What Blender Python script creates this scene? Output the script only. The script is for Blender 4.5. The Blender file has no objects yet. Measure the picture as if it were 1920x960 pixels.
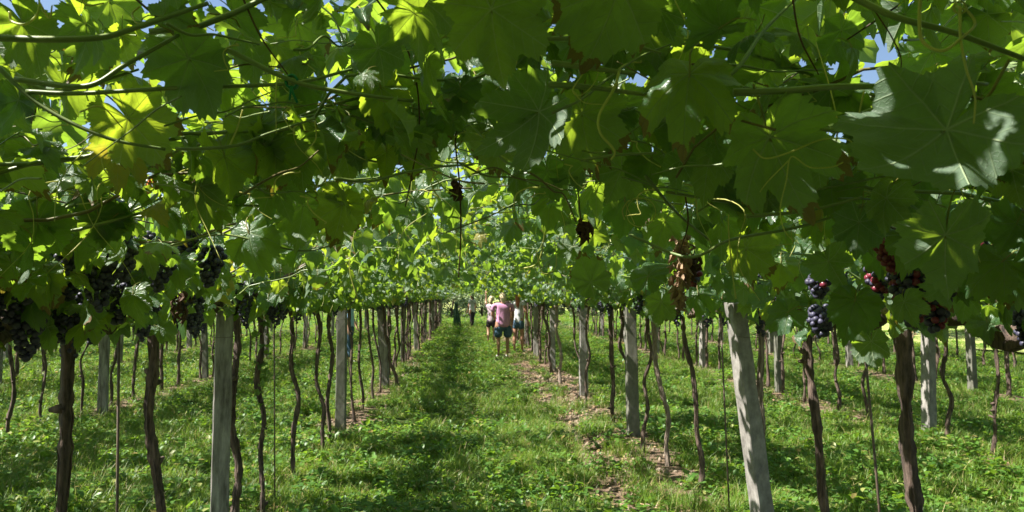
import bpy, math, random
import numpy as np
from mathutils import Vector, Matrix, noise

# ------------------------------------------------------------------ camera, sky, sun
scene = bpy.context.scene
COL = scene.collection
F_PX = 1387.0                      # focal length in pixels of the 1920 px wide photograph
HORIZON, VPX = 555.0, 880.0
CAM = Vector((0.0, 0.0, 1.60))
PITCH = math.atan((HORIZON - 480) / F_PX)
YAW = math.atan((960 - VPX) / F_PX)
cam_data = bpy.data.cameras.new('camera')
cam = bpy.data.objects.new('camera', cam_data)
COL.objects.link(cam)
cam.location = CAM
cam.rotation_euler = (math.pi / 2 + PITCH, 0, -YAW)
cam_data.sensor_width = 36.0
cam_data.lens = 36.0 * F_PX / 1920
cam_data.clip_start = 0.05
cam_data.clip_end = 3000
cam_data.dof.use_dof = True
cam_data.dof.focus_distance = 2.2
cam_data.dof.aperture_fstop = 11.0
scene.camera = cam
CAM_R = cam.rotation_euler.to_matrix()

SUN_EL, SUN_AZ = math.radians(52), math.radians(-97)     # azimuth from +Y towards +X
sun_vec = Vector((math.sin(SUN_AZ) * math.cos(SUN_EL), math.cos(SUN_AZ) * math.cos(SUN_EL), math.sin(SUN_EL)))
world = bpy.data.worlds.new('World')
scene.world = world
world.use_nodes = True
wn = world.node_tree
sky = wn.nodes.new('ShaderNodeTexSky')
sky.sky_type = 'NISHITA'
sky.sun_disc = False
sky.sun_elevation = SUN_EL
sky.sun_rotation = SUN_AZ
sky.air_density = 1.0
sky.dust_density = 0.8
sky.ozone_density = 1.2
bg = wn.nodes['Background']
bg.inputs['Strength'].default_value = 0.054
wn.links.new(sky.outputs['Color'], bg.inputs['Color'])
sun_data = bpy.data.lights.new('sun', 'SUN')
sun_data.energy = 5.0
sun_data.angle = math.radians(0.53)
sun_data.color = (1.0, 0.95, 0.86)
sun = bpy.data.objects.new('sun', sun_data)
COL.objects.link(sun)
sun.rotation_euler = (-sun_vec).to_track_quat('-Z', 'Y').to_euler()
sun.location = (0, 0, 30)
scene.view_settings.view_transform = 'Standard'
scene.view_settings.look = 'None'
scene.view_settings.gamma = 1.0
scene.view_settings.exposure = 1.68
scene.render.engine = 'CYCLES'
scene.cycles.max_bounces = 7
scene.cycles.transmission_bounces = 5
scene.cycles.diffuse_bounces = 4
scene.cycles.sample_clamp_indirect = 4

# ------------------------------------------------------------------ helpers
def P(px, py, d):
    """world point seen at photo pixel (px,py), at depth y = d along the rows"""
    v = CAM_R @ Vector((px - 960, -(py - 480), -F_PX))
    return CAM + v * (d / v.y)

def tag(o, label=None, cat=None, group=None, kind=None):
    if label: o['label'] = label
    if cat: o['category'] = cat
    if group: o['group'] = group
    if kind: o['kind'] = kind
    return o

def empty(name, loc, label, cat, group=None):
    o = bpy.data.objects.new(name, None)
    o.empty_display_size = 0.1
    COL.objects.link(o)
    o.location = loc
    return tag(o, label, cat, group)

def link(name, me, parent=None, mat=None):
    o = bpy.data.objects.new(name, me)
    COL.objects.link(o)
    if parent is not None: o.parent = parent
    if mat is not None:
        me.materials.clear()
        me.materials.append(mat)
    return o

def mesh_np(name, V, T, smooth=True, mats=None, midx=None, attrs=None):
    """V (n,3), T (m,3) triangles"""
    V = np.asarray(V, np.float32); T = np.asarray(T, np.int32)
    me = bpy.data.meshes.new(name)
    me.vertices.add(len(V)); me.vertices.foreach_set('co', V.ravel())
    me.loops.add(len(T) * 3); me.loops.foreach_set('vertex_index', T.ravel())
    me.polygons.add(len(T))
    me.polygons.foreach_set('loop_start', np.arange(0, len(T) * 3, 3, dtype=np.int32))
    me.polygons.foreach_set('loop_total', np.full(len(T), 3, np.int32))
    me.polygons.foreach_set('use_smooth', np.full(len(T), smooth, bool))
    for m in (mats or []): me.materials.append(m)
    if midx is not None: me.polygons.foreach_set('material_index', np.asarray(midx, np.int32))
    for k, a in (attrs or {}).items():
        a = np.asarray(a, np.float32)
        if a.ndim == 1:
            at = me.attributes.new(k, 'FLOAT', 'POINT'); at.data.foreach_set('value', a)
        else:
            at = me.attributes.new(k, 'FLOAT_VECTOR', 'POINT'); at.data.foreach_set('vector', a.ravel())
    me.update(calc_edges=True)
    return me

def join_np(parts):
    """parts: list of (V,T) -> one (V,T)"""
    Vs, Ts, n = [], [], 0
    for v, t in parts:
        Vs.append(v); Ts.append(np.asarray(t) + n); n += len(v)
    return np.concatenate(Vs), np.concatenate(Ts)

def tube(pts, radii, sides=6, jitter=0.0, seed=0, cap=True):
    pts = np.asarray(pts, float); n = len(pts)
    radii = np.full(n, radii) if np.isscalar(radii) else np.asarray(radii, float)
    rs = np.random.RandomState(seed)
    tan = np.gradient(pts, axis=0)
    tan /= np.linalg.norm(tan, axis=1)[:, None] + 1e-9
    ref = np.array([0.31, 0.17, 0.93]) if abs(tan[0][2]) < 0.8 else np.array([0.9, 0.3, 0.1])
    V = []
    a = np.linspace(0, 2 * math.pi, sides, endpoint=False)
    u = np.cross(tan[0], ref); u /= np.linalg.norm(u)
    lob = 1 + jitter * rs.uniform(-1, 1, sides)
    for i in range(n):
        u = u - tan[i] * np.dot(u, tan[i]); u /= np.linalg.norm(u) + 1e-9
        w = np.cross(tan[i], u)
        lob = np.clip(lob + jitter * 0.5 * rs.uniform(-1, 1, sides), 1 - 1.6 * jitter, 1 + 1.6 * jitter)
        r = radii[i] * lob
        V.append(pts[i] + (np.cos(a) * r)[:, None] * u + (np.sin(a) * r)[:, None] * w)
    V = np.concatenate(V); T = []
    for i in range(n - 1):
        for k in range(sides):
            p, q = i * sides + k, i * sides + (k + 1) % sides
            T += [(p, q, q + sides), (p, q + sides, p + sides)]
    if cap:
        V = np.vstack([V, pts[0], pts[-1]]); c0, c1 = n * sides, n * sides + 1
        for k in range(sides):
            T.append((c0, (k + 1) % sides, k)); T.append((c1, (n - 1) * sides + k, (n - 1) * sides + (k + 1) % sides))
    return V, np.array(T)

def smooth_path(ctrl, n):
    """Catmull-Rom through control points"""
    c = np.asarray(ctrl, float)
    c = np.vstack([2 * c[0] - c[1], c, 2 * c[-1] - c[-2]])
    m = len(c) - 3; out = []
    for s in np.linspace(0, m - 1e-6, n):
        i = int(s); t = s - i
        p0, p1, p2, p3 = c[i:i + 4]
        out.append(0.5 * ((2 * p1) + (-p0 + p2) * t + (2 * p0 - 5 * p1 + 4 * p2 - p3) * t * t + (-p0 + 3 * p1 - 3 * p2 + p3) * t ** 3))
    return np.array(out)

def box_np(x0, x1, y0, y1, z0, z1):
    V = np.array([(x, y, z) for x in (x0, x1) for y in (y0, y1) for z in (z0, z1)], float)
    Q = [(0, 1, 3, 2), (4, 6, 7, 5), (0, 4, 5, 1), (2, 3, 7, 6), (0, 2, 6, 4), (1, 5, 7, 3)]
    T = []
    for q in Q: T += [(q[0], q[1], q[2]), (q[0], q[2], q[3])]
    return V, np.array(T)

def ico_np(sub=1):
    t = (1 + 5 ** .5) / 2
    V = [(-1, t, 0), (1, t, 0), (-1, -t, 0), (1, -t, 0), (0, -1, t), (0, 1, t), (0, -1, -t), (0, 1, -t), (t, 0, -1), (t, 0, 1), (-t, 0, -1), (-t, 0, 1)]
    V = [np.array(v) / np.linalg.norm(v) for v in V]
    T = [(0, 11, 5), (0, 5, 1), (0, 1, 7), (0, 7, 10), (0, 10, 11), (1, 5, 9), (5, 11, 4), (11, 10, 2), (10, 7, 6), (7, 1, 8),
         (3, 9, 4), (3, 4, 2), (3, 2, 6), (3, 6, 8), (3, 8, 9), (4, 9, 5), (2, 4, 11), (6, 2, 10), (8, 6, 7), (9, 8, 1)]
    for _ in range(sub):
        cache = {}; T2 = []
        def mid(a, b):
            k = (min(a, b), max(a, b))
            if k not in cache:
                m = V[a] + V[b]; V.append(m / np.linalg.norm(m)); cache[k] = len(V) - 1
            return cache[k]
        for a, b, c in T:
            ab, bc, ca = mid(a, b), mid(b, c), mid(c, a)
            T2 += [(a, ab, ca), (b, bc, ab), (c, ca, bc), (ab, bc, ca)]
        T = T2
    return np.array(V), np.array(T)

# ------------------------------------------------------------------ materials
def new_mat(name):
    m = bpy.data.materials.new(name); m.use_nodes = True
    nt = m.node_tree; nt.nodes.clear()
    return m, nt, nt.nodes, nt.links

class NB:
    """small node builder"""
    def __init__(s, nt): s.nt = nt
    def n(s, t, **kw):
        nd = s.nt.nodes.new(t)
        for k, v in kw.items(): setattr(nd, k, v)
        return nd
    def l(s, a, b): s.nt.links.new(a, b)
    def m(s, op, a, b=None, c=None, clamp=False):
        nd = s.n('ShaderNodeMath', operation=op); nd.use_clamp = clamp
        for i, x in enumerate((a, b, c)):
            if x is None: continue
            if isinstance(x, (int, float)): nd.inputs[i].default_value = x
            else: s.l(x, nd.inputs[i])
        return nd.outputs[0]
    def mix(s, f, a, b, mode='MIX'):
        nd = s.n('ShaderNodeMix', data_type='RGBA', blend_type=mode)
        for sock, x in ((nd.inputs[0], f), (nd.inputs[6], a), (nd.inputs[7], b)):
            if isinstance(x, (int, float)): sock.default_value = x
            elif isinstance(x, tuple): sock.default_value = x if len(x) == 4 else (*x, 1)
            else: s.l(x, sock)
        return nd.outputs[2]
    def ramp(s, f, stops):
        nd = s.n('ShaderNodeValToRGB'); cr = nd.color_ramp
        while len(cr.elements) < len(stops): cr.elements.new(0.5)
        for e, (p, c) in zip(cr.elements, stops):
            e.position = p; e.color = c if len(c) == 4 else (*c, 1)
        s.l(f, nd.inputs[0]); return nd.outputs[0]
    def noise(s, vec, scale, detail=3, rough=0.55):
        nd = s.n('ShaderNodeTexNoise'); nd.inputs['Scale'].default_value = scale
        nd.inputs['Detail'].default_value = detail; nd.inputs['Roughness'].default_value = rough
        if vec is not None: s.l(vec, nd.inputs['Vector'])
        return nd.outputs['Fac']

def leaf_material(name, top, under, trans, yellow=0.06, tw=0.42, rough=0.42):
    m, nt, N, L = new_mat(name); b = NB(nt)
    lp = b.n('ShaderNodeAttribute', attribute_name='leafplane')
    tint = b.n('ShaderNodeAttribute', attribute_name='tint')
    oi = b.n('ShaderNodeObjectInfo'); geo = b.n('ShaderNodeNewGeometry')
    rnd = b.m('FRACT', b.m('ADD', oi.outputs['Random'], tint.outputs['Fac']))
    rnd2 = b.m('FRACT', b.m('MULTIPLY', rnd, 7.31))
    sep = b.n('ShaderNodeSeparateXYZ'); b.l(lp.outputs['Vector'], sep.inputs[0])
    x, y = sep.outputs[0], sep.outputs[1]
    r = b.m('SQRT', b.m('ADD', b.m('MULTIPLY', x, x), b.m('MULTIPLY', y, y)))
    th = b.m('ARCTAN2', x, y)
    a = b.m('DIVIDE', th, math.radians(52))
    fr = b.m('MULTIPLY', b.m('SUBTRACT', a, b.m('ROUND', a)), math.radians(52))
    v = b.m('ABSOLUTE', b.m('MULTIPLY', r, b.m('SINE', fr)))
    u = b.m('MULTIPLY', r, b.m('COSINE', fr))
    wmain = b.m('MULTIPLY_ADD', r, -0.012, 0.021)
    main = b.m('SUBTRACT', 1.0, b.m('DIVIDE', v, wmain), clamp=True)
    k = b.m('FRACT', b.m('ADD', b.m('DIVIDE', b.m('SUBTRACT', u, b.m('MULTIPLY', v, 0.85)), 0.17), 0.5))
    sec = b.m('SUBTRACT', 1.0, b.m('MULTIPLY', b.m('ABSOLUTE', b.m('SUBTRACT', k, 0.5)), 14.0), clamp=True)
    vo = b.n('ShaderNodeTexVoronoi', feature='DISTANCE_TO_EDGE'); vo.inputs['Scale'].default_value = 22
    b.l(lp.outputs['Vector'], vo.inputs['Vector'])
    ter = b.m('SUBTRACT', 1.0, b.m('MULTIPLY', vo.outputs['Distance'], 16.0), clamp=True)
    vein = b.m('MAXIMUM', b.m('MAXIMUM', b.m('MULTIPLY', main, 1.3, clamp=True), b.m('MULTIPLY', sec, 0.55)), b.m('MULTIPLY', ter, 0.16))
    nz = b.noise(lp.outputs['Vector'], 3.0, 4)
    blotch = b.noise(lp.outputs['Vector'], 1.7, 5, 0.7)
    rnd3 = b.m('FRACT', b.m('MULTIPLY', rnd, 23.7))
    topc = b.mix(rnd2, (*[c * 0.7 for c in top],), (*[c * 1.35 for c in top],))
    topc = b.mix(b.m('MULTIPLY', nz, 0.5), topc, (top[0] * 1.8, top[1] * 1.5, top[2] * 0.9))
    topc = b.mix(b.m('MULTIPLY', vein, 0.7), topc, (0.26, 0.34, 0.12))
    undc = b.mix(rnd2, (*[c * 0.8 for c in under],), (*[c * 1.2 for c in under],))
    undc = b.mix(b.m('MULTIPLY', vein, 0.85), undc, (0.42, 0.50, 0.27))
    col = b.mix(geo.outputs['Backfacing'], topc, undc)
    yl = b.m('MULTIPLY', b.m('GREATER_THAN', rnd, 1 - yellow), b.m('MULTIPLY_ADD', nz, 1.4, -0.15, clamp=True))
    shade = b.m('MULTIPLY_ADD', blotch, 0.9, 0.5)
    bl = b.n('ShaderNodeVectorMath', operation='SCALE'); b.l(col, bl.inputs[0]); b.l(shade, bl.inputs['Scale']); col = bl.outputs[0]
    col = b.mix(b.m('MULTIPLY', rnd3, 0.45), col, b.mix(geo.outputs['Backfacing'], (0.030, 0.070, 0.045), (0.10, 0.15, 0.10)))
    edge = b.m('MULTIPLY', b.m('GREATER_THAN', rnd2, 0.84), b.m('MULTIPLY', b.m('GREATER_THAN', b.m('ADD', r, b.m('MULTIPLY', nz, 0.9)), 1.33), 0.8))
    col = b.mix(yl, col, (0.30, 0.24, 0.04)); col = b.mix(edge, col, (0.16, 0.085, 0.03))
    trc = b.mix(rnd2, (trans[0] * 0.75, trans[1] * 0.85, trans[2]), (trans[0] * 1.25, trans[1] * 1.1, trans[2]))
    trc = b.mix(b.m('MULTIPLY', vein, 0.3), trc, (0.3, 0.34, 0.06))
    trc = b.mix(b.m('MULTIPLY', rnd3, 0.55), trc, (trans[0] * 0.35, trans[1] * 0.55, trans[2] * 1.2))
    ts = b.n('ShaderNodeVectorMath', operation='SCALE'); b.l(trc, ts.inputs[0]); b.l(b.m('MULTIPLY_ADD', blotch, 0.8, 0.6), ts.inputs['Scale']); trc = ts.outputs[0]
    trc = b.mix(yl, trc, (0.75, 0.5, 0.05)); trc = b.mix(edge, trc, (0.2, 0.08, 0.02))
    pr = b.n('ShaderNodeBsdfPrincipled')
    b.l(col, pr.inputs['Base Color']); pr.inputs['Specular IOR Level'].default_value = 0.5
    ro = b.m('MULTIPLY_ADD', geo.outputs['Backfacing'], 0.25, rough); b.l(ro, pr.inputs['Roughness'])
    tr = b.n('ShaderNodeBsdfTranslucent'); b.l(trc, tr.inputs['Color'])
    bump = b.n('ShaderNodeBump'); bump.inputs['Strength'].default_value = 0.6; bump.inputs['Distance'].default_value = 0.005
    hgt = b.m('ADD', b.m('MULTIPLY', vein, -0.8), b.noise(lp.outputs['Vector'], 5.0, 1))
    b.l(hgt, bump.inputs['Height']); b.l(bump.outputs[0], pr.inputs['Normal'])
    mx = b.n('ShaderNodeMixShader'); b.l(b.m('MULTIPLY', b.m('SUBTRACT', 1.0, b.m('MULTIPLY', vein, 0.6)), tw), mx.inputs[0])
    b.l(pr.outputs[0], mx.inputs[1]); b.l(tr.outputs[0], mx.inputs[2])
    out = b.n('ShaderNodeOutputMaterial'); b.l(mx.outputs[0], out.inputs['Surface'])
    return m

def simple_mat(name, c1, c2, scale=8.0, rough=0.8, bump=0.3, stretch=(1, 1, 1), detail=5, trans=None, tw=0.3, spec=0.4, bdist=0.01, mid=0.5, width=0.25, objvar=0.0):
    m, nt, N, L = new_mat(name); b = NB(nt)
    tc = b.n('ShaderNodeTexCoord'); mp = b.n('ShaderNodeMapping'); mp.inputs['Scale'].default_value = stretch
    oi = b.n('ShaderNodeObjectInfo')
    b.l(tc.outputs['Object'], mp.inputs[0])
    off = b.n('ShaderNodeCombineXYZ'); b.l(b.m('MULTIPLY', oi.outputs['Random'], 30.0), off.inputs[0]); b.l(off.outputs[0], mp.inputs['Location'])
    nz = b.noise(mp.outputs[0], scale, detail, 0.65)
    f = b.m('MULTIPLY_ADD', b.m('SUBTRACT', nz, mid), 1 / (2 * width), 0.5, clamp=True)
    col = b.mix(f, c1, c2)
    if objvar:
        col = b.mix(b.m('MULTIPLY', oi.outputs['Random'], objvar), col, (0.02, 0.015, 0.01))
    pr = b.n('ShaderNodeBsdfPrincipled'); b.l(col, pr.inputs['Base Color'])
    pr.inputs['Roughness'].default_value = rough; pr.inputs['Specular IOR Level'].default_value = spec
    if bump:
        bp = b.n('ShaderNodeBump'); bp.inputs['Strength'].default_value = bump; bp.inputs['Distance'].default_value = bdist
        b.l(nz, bp.inputs['Height']); b.l(bp.outputs[0], pr.inputs['Normal'])
    out = b.n('ShaderNodeOutputMaterial'); sh = pr.outputs[0]
    if trans:
        tr = b.n('ShaderNodeBsdfTranslucent'); tr.inputs['Color'].default_value = (*trans, 1)
        mx = b.n('ShaderNodeMixShader'); mx.inputs[0].default_value = tw
        b.l(sh, mx.inputs[1]); b.l(tr.outputs[0], mx.inputs[2]); sh = mx.outputs[0]
    b.l(sh, out.inputs['Surface'])
    return m

M_LEAF = leaf_material('vine_leaf', (0.024, 0.066, 0.028), (0.085, 0.135, 0.085), (0.60, 0.86, 0.045), yellow=0.012, rough=0.34, tw=0.33)
M_PETIOLE = simple_mat('petiole', (0.16, 0.24, 0.05), (0.28, 0.16, 0.07), 12, 0.5, 0.1, trans=(0.4, 0.5, 0.1), tw=0.25)
M_SHOOT = simple_mat('green_cane', (0.085, 0.15, 0.035), (0.20, 0.24, 0.07), 14, 0.42, 0.25, (1, 1, 1), spec=0.6, bdist=0.002)
M_SHOOT_BROWN = simple_mat('ripening_cane', (0.10, 0.07, 0.03), (0.16, 0.15, 0.05), 10, 0.5, 0.25, bdist=0.002)
M_TENDRIL = simple_mat('tendril', (0.46, 0.55, 0.14), (0.60, 0.52, 0.18), 10, 0.4, 0.0, trans=(0.6, 0.6, 0.15), tw=0.3)
M_DRY = simple_mat('dry_twig', (0.05, 0.025, 0.015), (0.10, 0.05, 0.03), 20, 0.85, 0.3)
M_DRYLEAF = simple_mat('dry_leaf', (0.24, 0.15, 0.09), (0.50, 0.35, 0.22), 18, 0.8, 0.4, trans=(0.45, 0.22, 0.08), tw=0.25)
M_BARK = simple_mat('vine_bark', (0.014, 0.011, 0.010), (0.20, 0.138, 0.108), 9, 0.9, 1.0, (6, 6, 1.1), 8, bdist=0.012, mid=0.52, width=0.2)
M_BARK_PALE_LIT = simple_mat('pale_lit_vine_bark', (0.07, 0.05, 0.04), (0.42, 0.33, 0.27), 9, 0.9, 1.0, (6, 6, 1.1), 8, bdist=0.012, mid=0.5, width=0.2)  # pale bark tone; sunlight on some trunks is painted into this colour
M_CONCRETE = simple_mat('grey_concrete', (0.08, 0.07, 0.06), (0.33, 0.31, 0.285), 5, 0.9, 0.8, (5, 5, 0.9), 9, bdist=0.006, mid=0.5, width=0.16)
M_CONCRETE_B = simple_mat('pale_concrete', (0.10, 0.09, 0.083), (0.31, 0.29, 0.27), 9, 0.9, 0.7, (2, 2, 1.2), 10, bdist=0.006, mid=0.47, width=0.2)
M_CONCRETE_D = simple_mat('lichened_concrete', (0.07, 0.07, 0.055), (0.20, 0.195, 0.16), 8, 0.95, 0.5, (2, 2, 1), 9, bdist=0.006)
M_METAL = simple_mat('rusty_steel', (0.06, 0.05, 0.045), (0.16, 0.11, 0.08), 30, 0.6, 0.2, bdist=0.002)
M_GRAPE = simple_mat('dark_grape', (0.012, 0.008, 0.024), (0.085, 0.085, 0.15), 34, 0.52, 0.0, mid=0.55, width=0.3, spec=0.5)
M_GRAPE_RED = simple_mat('reddening_grape', (0.10, 0.012, 0.022), (0.32, 0.06, 0.10), 30, 0.3, 0.0, trans=(0.5, 0.05, 0.06), tw=0.2, spec=0.5)
M_GRAPE_GREEN = simple_mat('unripe_grape', (0.16, 0.28, 0.06), (0.26, 0.36, 0.10), 30, 0.3, 0.0, trans=(0.4, 0.6, 0.1), tw=0.3, spec=0.5)
M_TIE = simple_mat('green_tie', (0.0, 0.12, 0.06), (0.01, 0.2, 0.10), 20, 0.4, 0.0)
M_GRASS = None

# ------------------------------------------------------------------ ground
def ground_height(x, y):
    h = 0.05 * noise.noise(Vector((x * 0.35, y * 0.35, 0.3))) + 0.018 * noise.noise(Vector((x * 1.7, y * 1.7, 4.1)))
    for rx in ROWX: h += 0.05 * math.exp(-((x - rx) / 0.45) ** 2)
    return h
ROWX = [-14.7, -11.4, -8.15, -4.9, -1.5, 1.75, 5.0, 8.25, 11.5]

def soilness(x, y):
    """0 = grass, 1 = bare earth; used for both where tufts grow and the look of the ground"""
    n = noise.noise(Vector((x * 0.9, y * 0.5, 7.7))) * 0.5 + noise.noise(Vector((x * 2.6, y * 1.8, 1.7))) * 0.3
    s = 0.0
    s = max(s, math.exp(-((x - 1.22) / 0.30) ** 2) * 0.78 if y > 1 else 0)          # trodden strip beside the right row
    for rx in ROWX: s = max(s, math.exp(-((x - rx) / 0.36) ** 2) * (0.80 if rx > 1 else 0.66))
    return min(1, max(0, s + n * 0.75 - 0.06))

def build_ground():
    xs = np.unique(np.concatenate([np.arange(-9, 11.01, 0.16), np.arange(-40, 42, 2.0), np.linspace(-400, 400, 33)]))
    ys = np.unique(np.concatenate([np.arange(1.5, 14, 0.16), np.arange(14, 40, 0.5), np.arange(-14, 60, 2.5), np.linspace(60, 700, 22)]))
    nx, ny = len(xs), len(ys)
    V = np.zeros((nx * ny, 3), np.float32); soil = np.zeros(nx * ny, np.float32)
    i = 0
    for y in ys:
        for x in xs:
            inside = abs(x) < 45 and -15 < y < 62
            V[i] = (x, y, ground_height(x, y) if inside else -0.05)
            soil[i] = soilness(x, y) if (-16 < x < 13 and y < 50) else 0.0
            i += 1
    idx = np.arange(nx * ny).reshape(ny, nx)
    a, b_, c, d = idx[:-1, :-1].ravel(), idx[:-1, 1:].ravel(), idx[1:, 1:].ravel(), idx[1:, :-1].ravel()
    T = np.concatenate([np.stack([a, b_, c], 1), np.stack([a, c, d], 1)])
    m, nt, N, L = new_mat('earth'); b = NB(nt)
    tc = b.n('ShaderNodeNewGeometry'); at = b.n('ShaderNodeAttribute', attribute_name='soil')
    pos = tc.outputs['Position']
    n1 = b.noise(pos, 3.0, 6); n2 = b.noise(pos, 38.0, 5, 0.7); n3 = b.noise(pos, 9.0, 5)
    soil_c = b.ramp(n2, [(0.25, (0.07, 0.048, 0.032)), (0.5, (0.15, 0.11, 0.078)), (0.72, (0.27, 0.215, 0.155))])
    soil_c = b.mix(b.m('MULTIPLY', n3, 0.5), soil_c, (0.26, 0.16, 0.11))
    gr_c = b.ramp(n1, [(0.3, (0.030, 0.050, 0.014)), (0.6, (0.065, 0.10, 0.022)), (0.8, (0.12, 0.13, 0.045))])
    f = b.m('MULTIPLY_ADD', b.m('ADD', at.outputs['Fac'], b.m('MULTIPLY', b.m('SUBTRACT', n3, 0.5), 0.9)), 2.4, -0.55, clamp=True)
    col = b.mix(f, gr_c, soil_c)
    pr = b.n('ShaderNodeBsdfPrincipled'); b.l(col, pr.inputs['Base Color']); pr.inputs['Roughness'].default_value = 0.95
    pr.inputs['Specular IOR Level'].default_value = 0.15
    bp = b.n('ShaderNodeBump'); bp.inputs['Strength'].default_value = 0.9; bp.inputs['Distance'].default_value = 0.03
    b.l(b.m('ADD', n2, n3), bp.inputs['Height']); b.l(bp.outputs[0], pr.inputs['Normal'])
    out = b.n('ShaderNodeOutputMaterial'); b.l(pr.outputs[0], out.inputs['Surface'])
    me = mesh_np('ground', V, T, True, [m], attrs={'soil': soil})
    tag(link('ground', me), kind='structure')
build_ground()

# ------------------------------------------------------------------ grape leaf meshes
def outline(th, depth, teeth, rs, asym=0.0):
    d = np.degrees(th); a = d / 52.0
    t = np.abs(a - np.round(a))
    env = np.interp(np.abs(d), [0, 52, 104, 140, 180], [1.0, 0.90, 0.76, 0.70, 0.62])
    R = env * (1 - depth * (2 * t) ** 1.4 * np.where(np.abs(d) < 125, 1, 0.3))
    R *= 1 + asym * np.sin(th)
    s = np.abs(d)
    R = np.where(s > 158, R * np.interp(s, [158, 172, 180], [1, 0.72, 0.10]), R)
    if teeth:
        k = (s * teeth / 180.0) % 1.0
        R *= 1 + (0.10 + 0.05 * np.sin(s * 0.21)) * (1 - k) - 0.04
    return R

def leaf_np(nth, nr, depth=0.3, teeth=18, seed=0, cup=0.25, fold=0.12, ripple=0.05, tipcurl=0.2, asym=0.0, bend=0.2):
    rs = np.random.RandomState(seed)
    th = np.linspace(-math.pi, math.pi, nth, endpoint=False)
    R = outline(th, depth, teeth, rs, asym)
    V = [(0, 0, 0)]
    for j in range(1, nr + 1):
        f = j / nr
        for t, r in zip(th, R): V.append((f * r * math.sin(t), f * r * math.cos(t), 0))
    V = np.array(V, float); T = []
    for k in range(nth):
        T.append((0, 1 + (k + 1) % nth, 1 + k))
    for j in range(nr - 1):
        for k in range(nth):
            a, b_ = 1 + j * nth + k, 1 + j * nth + (k + 1) % nth
            T += [(a, b_, b_ + nth), (a, b_ + nth, a + nth)]
    plane = V.copy()
    x, y = V[:, 0], V[:, 1]; r = np.hypot(x, y); t = np.arctan2(x, y)
    a = t / math.radians(52); fr = np.abs(a - np.round(a))
    z = -cup * r ** 2 + fold * r * (0.5 - fr * 1.0) * 0.6 * -1 + ripple * r ** 1.5 * np.sin(t * 5 + seed) + ripple * 0.7 * r ** 2 * np.sin(t * 9 + 2 * seed)
    z -= tipcurl * np.clip(y, 0, None) ** 2.2
    z += bend * x * x * (1 if seed % 2 else -0.4)
    if nth > 40:
        for i in range(len(V)):
            z[i] += 0.035 * noise.noise(Vector((x[i] * 5 + seed, y[i] * 5, 0))) * min(1, r[i] * 3)
    V[:, 2] = z
    return V, np.array(T), plane

BLADE = 0.098     # metres per outline unit
def leaf_mesh(name, lod, seed, **kw):
    nth, nr, teeth = {0: (144, 8, 24), 1: (36, 3, 9), 2: (14, 1, 0)}[lod]
    V, T, plane = leaf_np(nth, nr, teeth=teeth, seed=seed, **kw)
    V = V * BLADE
    if lod == 2:
        V[:, 1] += 0.04
        return V, T, plane, len(T)
    # petiole from the node (origin) to the blade centre
    L = 0.085 * (0.8 + 0.1 * (seed % 4)); rise = 0.02
    pp = smooth_path([(0, 0, 0), (0.004, L * 0.5, rise * 1.3), (0, L, rise), (0, L + 0.006, rise - 0.004)], 6 if lod == 0 else 4)
    pv, pt = tube(pp, 0.0016, 5 if lod == 0 else 3, cap=False)
    V = V + np.array([0, L, rise - 0.002])
    n = len(V); nT = len(T)
    V2 = np.vstack([V, pv]); T2 = np.vstack([T, pt + n]); plane = np.vstack([plane, np.tile([0, .01, 0], (len(pv), 1))])
    return V2, T2, plane, nT

LKW = [dict(depth=0.25, cup=0.30, fold=0.35, ripple=0.09, tipcurl=0.25, asym=0.06), dict(depth=0.17, cup=0.12, fold=0.45, ripple=0.12, tipcurl=0.55, asym=-0.09),
       dict(depth=0.33, cup=0.50, fold=0.3, ripple=0.10, tipcurl=0.15, asym=0.04), dict(depth=0.20, cup=-0.15, fold=0.4, ripple=0.14, tipcurl=0.35, asym=0.10, bend=0.55),
       dict(depth=0.13, cup=0.25, fold=0.5, ripple=0.09, tipcurl=0.7, asym=-0.05, bend=-0.5), dict(depth=0.28, cup=0.05, fold=0.6, ripple=0.16, tipcurl=0.1, asym=0.0, bend=0.8)]
LEAF = {0: [], 1: [], 2: []}
LEAF_NP = {1: [], 2: []}
for lod in (0, 1, 2):
    for s, kw in enumerate(LKW):
        V, T, plane, nT = leaf_mesh('leaf', lod, s, **kw)
        if lod: LEAF_NP[lod].append((V, T, plane))
        if lod < 2:
            mi = np.zeros(len(T), int); mi[nT:] = 1
            LEAF[lod].append(mesh_np('leaf', V, T, True, [M_LEAF, M_PETIOLE], mi, {'leafplane': plane}))

def merge_leaves(mats4, lod, seed):
    """one mesh out of many leaf placements (4x4 arrays)"""
    rs = np.random.RandomState(seed)
    Vs, Ts, Ps, tn, n = [], [], [], [], 0
    for m4 in mats4:
        V, T, pl = LEAF_NP[lod][rs.randint(len(LEAF_NP[lod]))]
        m4 = np.asarray(m4)
        Vs.append(V @ m4[:3, :3].T + m4[:3, 3]); Ts.append(T + n); Ps.append(pl); tn.append(np.full(len(V), rs.rand())); n += len(V)
    return mesh_np('foliage', np.concatenate(Vs), np.concatenate(Ts), True, [M_LEAF], attrs={'leafplane': np.concatenate(Ps), 'tint': np.concatenate(tn)})

def leaf_matrix(loc, az, droop, roll, s):
    """petiole leaves the node at azimuth az; blade droops below the horizontal by 'droop'"""
    y = Vector((math.cos(az) * math.cos(droop), math.sin(az) * math.cos(droop), -math.sin(droop)))
    side = Vector((math.sin(az), -math.cos(az), 0))
    z = side.cross(y); z = (Matrix.Rotation(roll, 3, y) @ z).normalized()
    x = y.cross(z)
    m = Matrix(((x.x, y.x, z.x), (x.y, y.y, z.y), (x.z, y.z, z.z))).to_4x4()
    m = m @ Matrix.Scale(s, 4); m.translation = Vector(loc)
    return m

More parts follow.
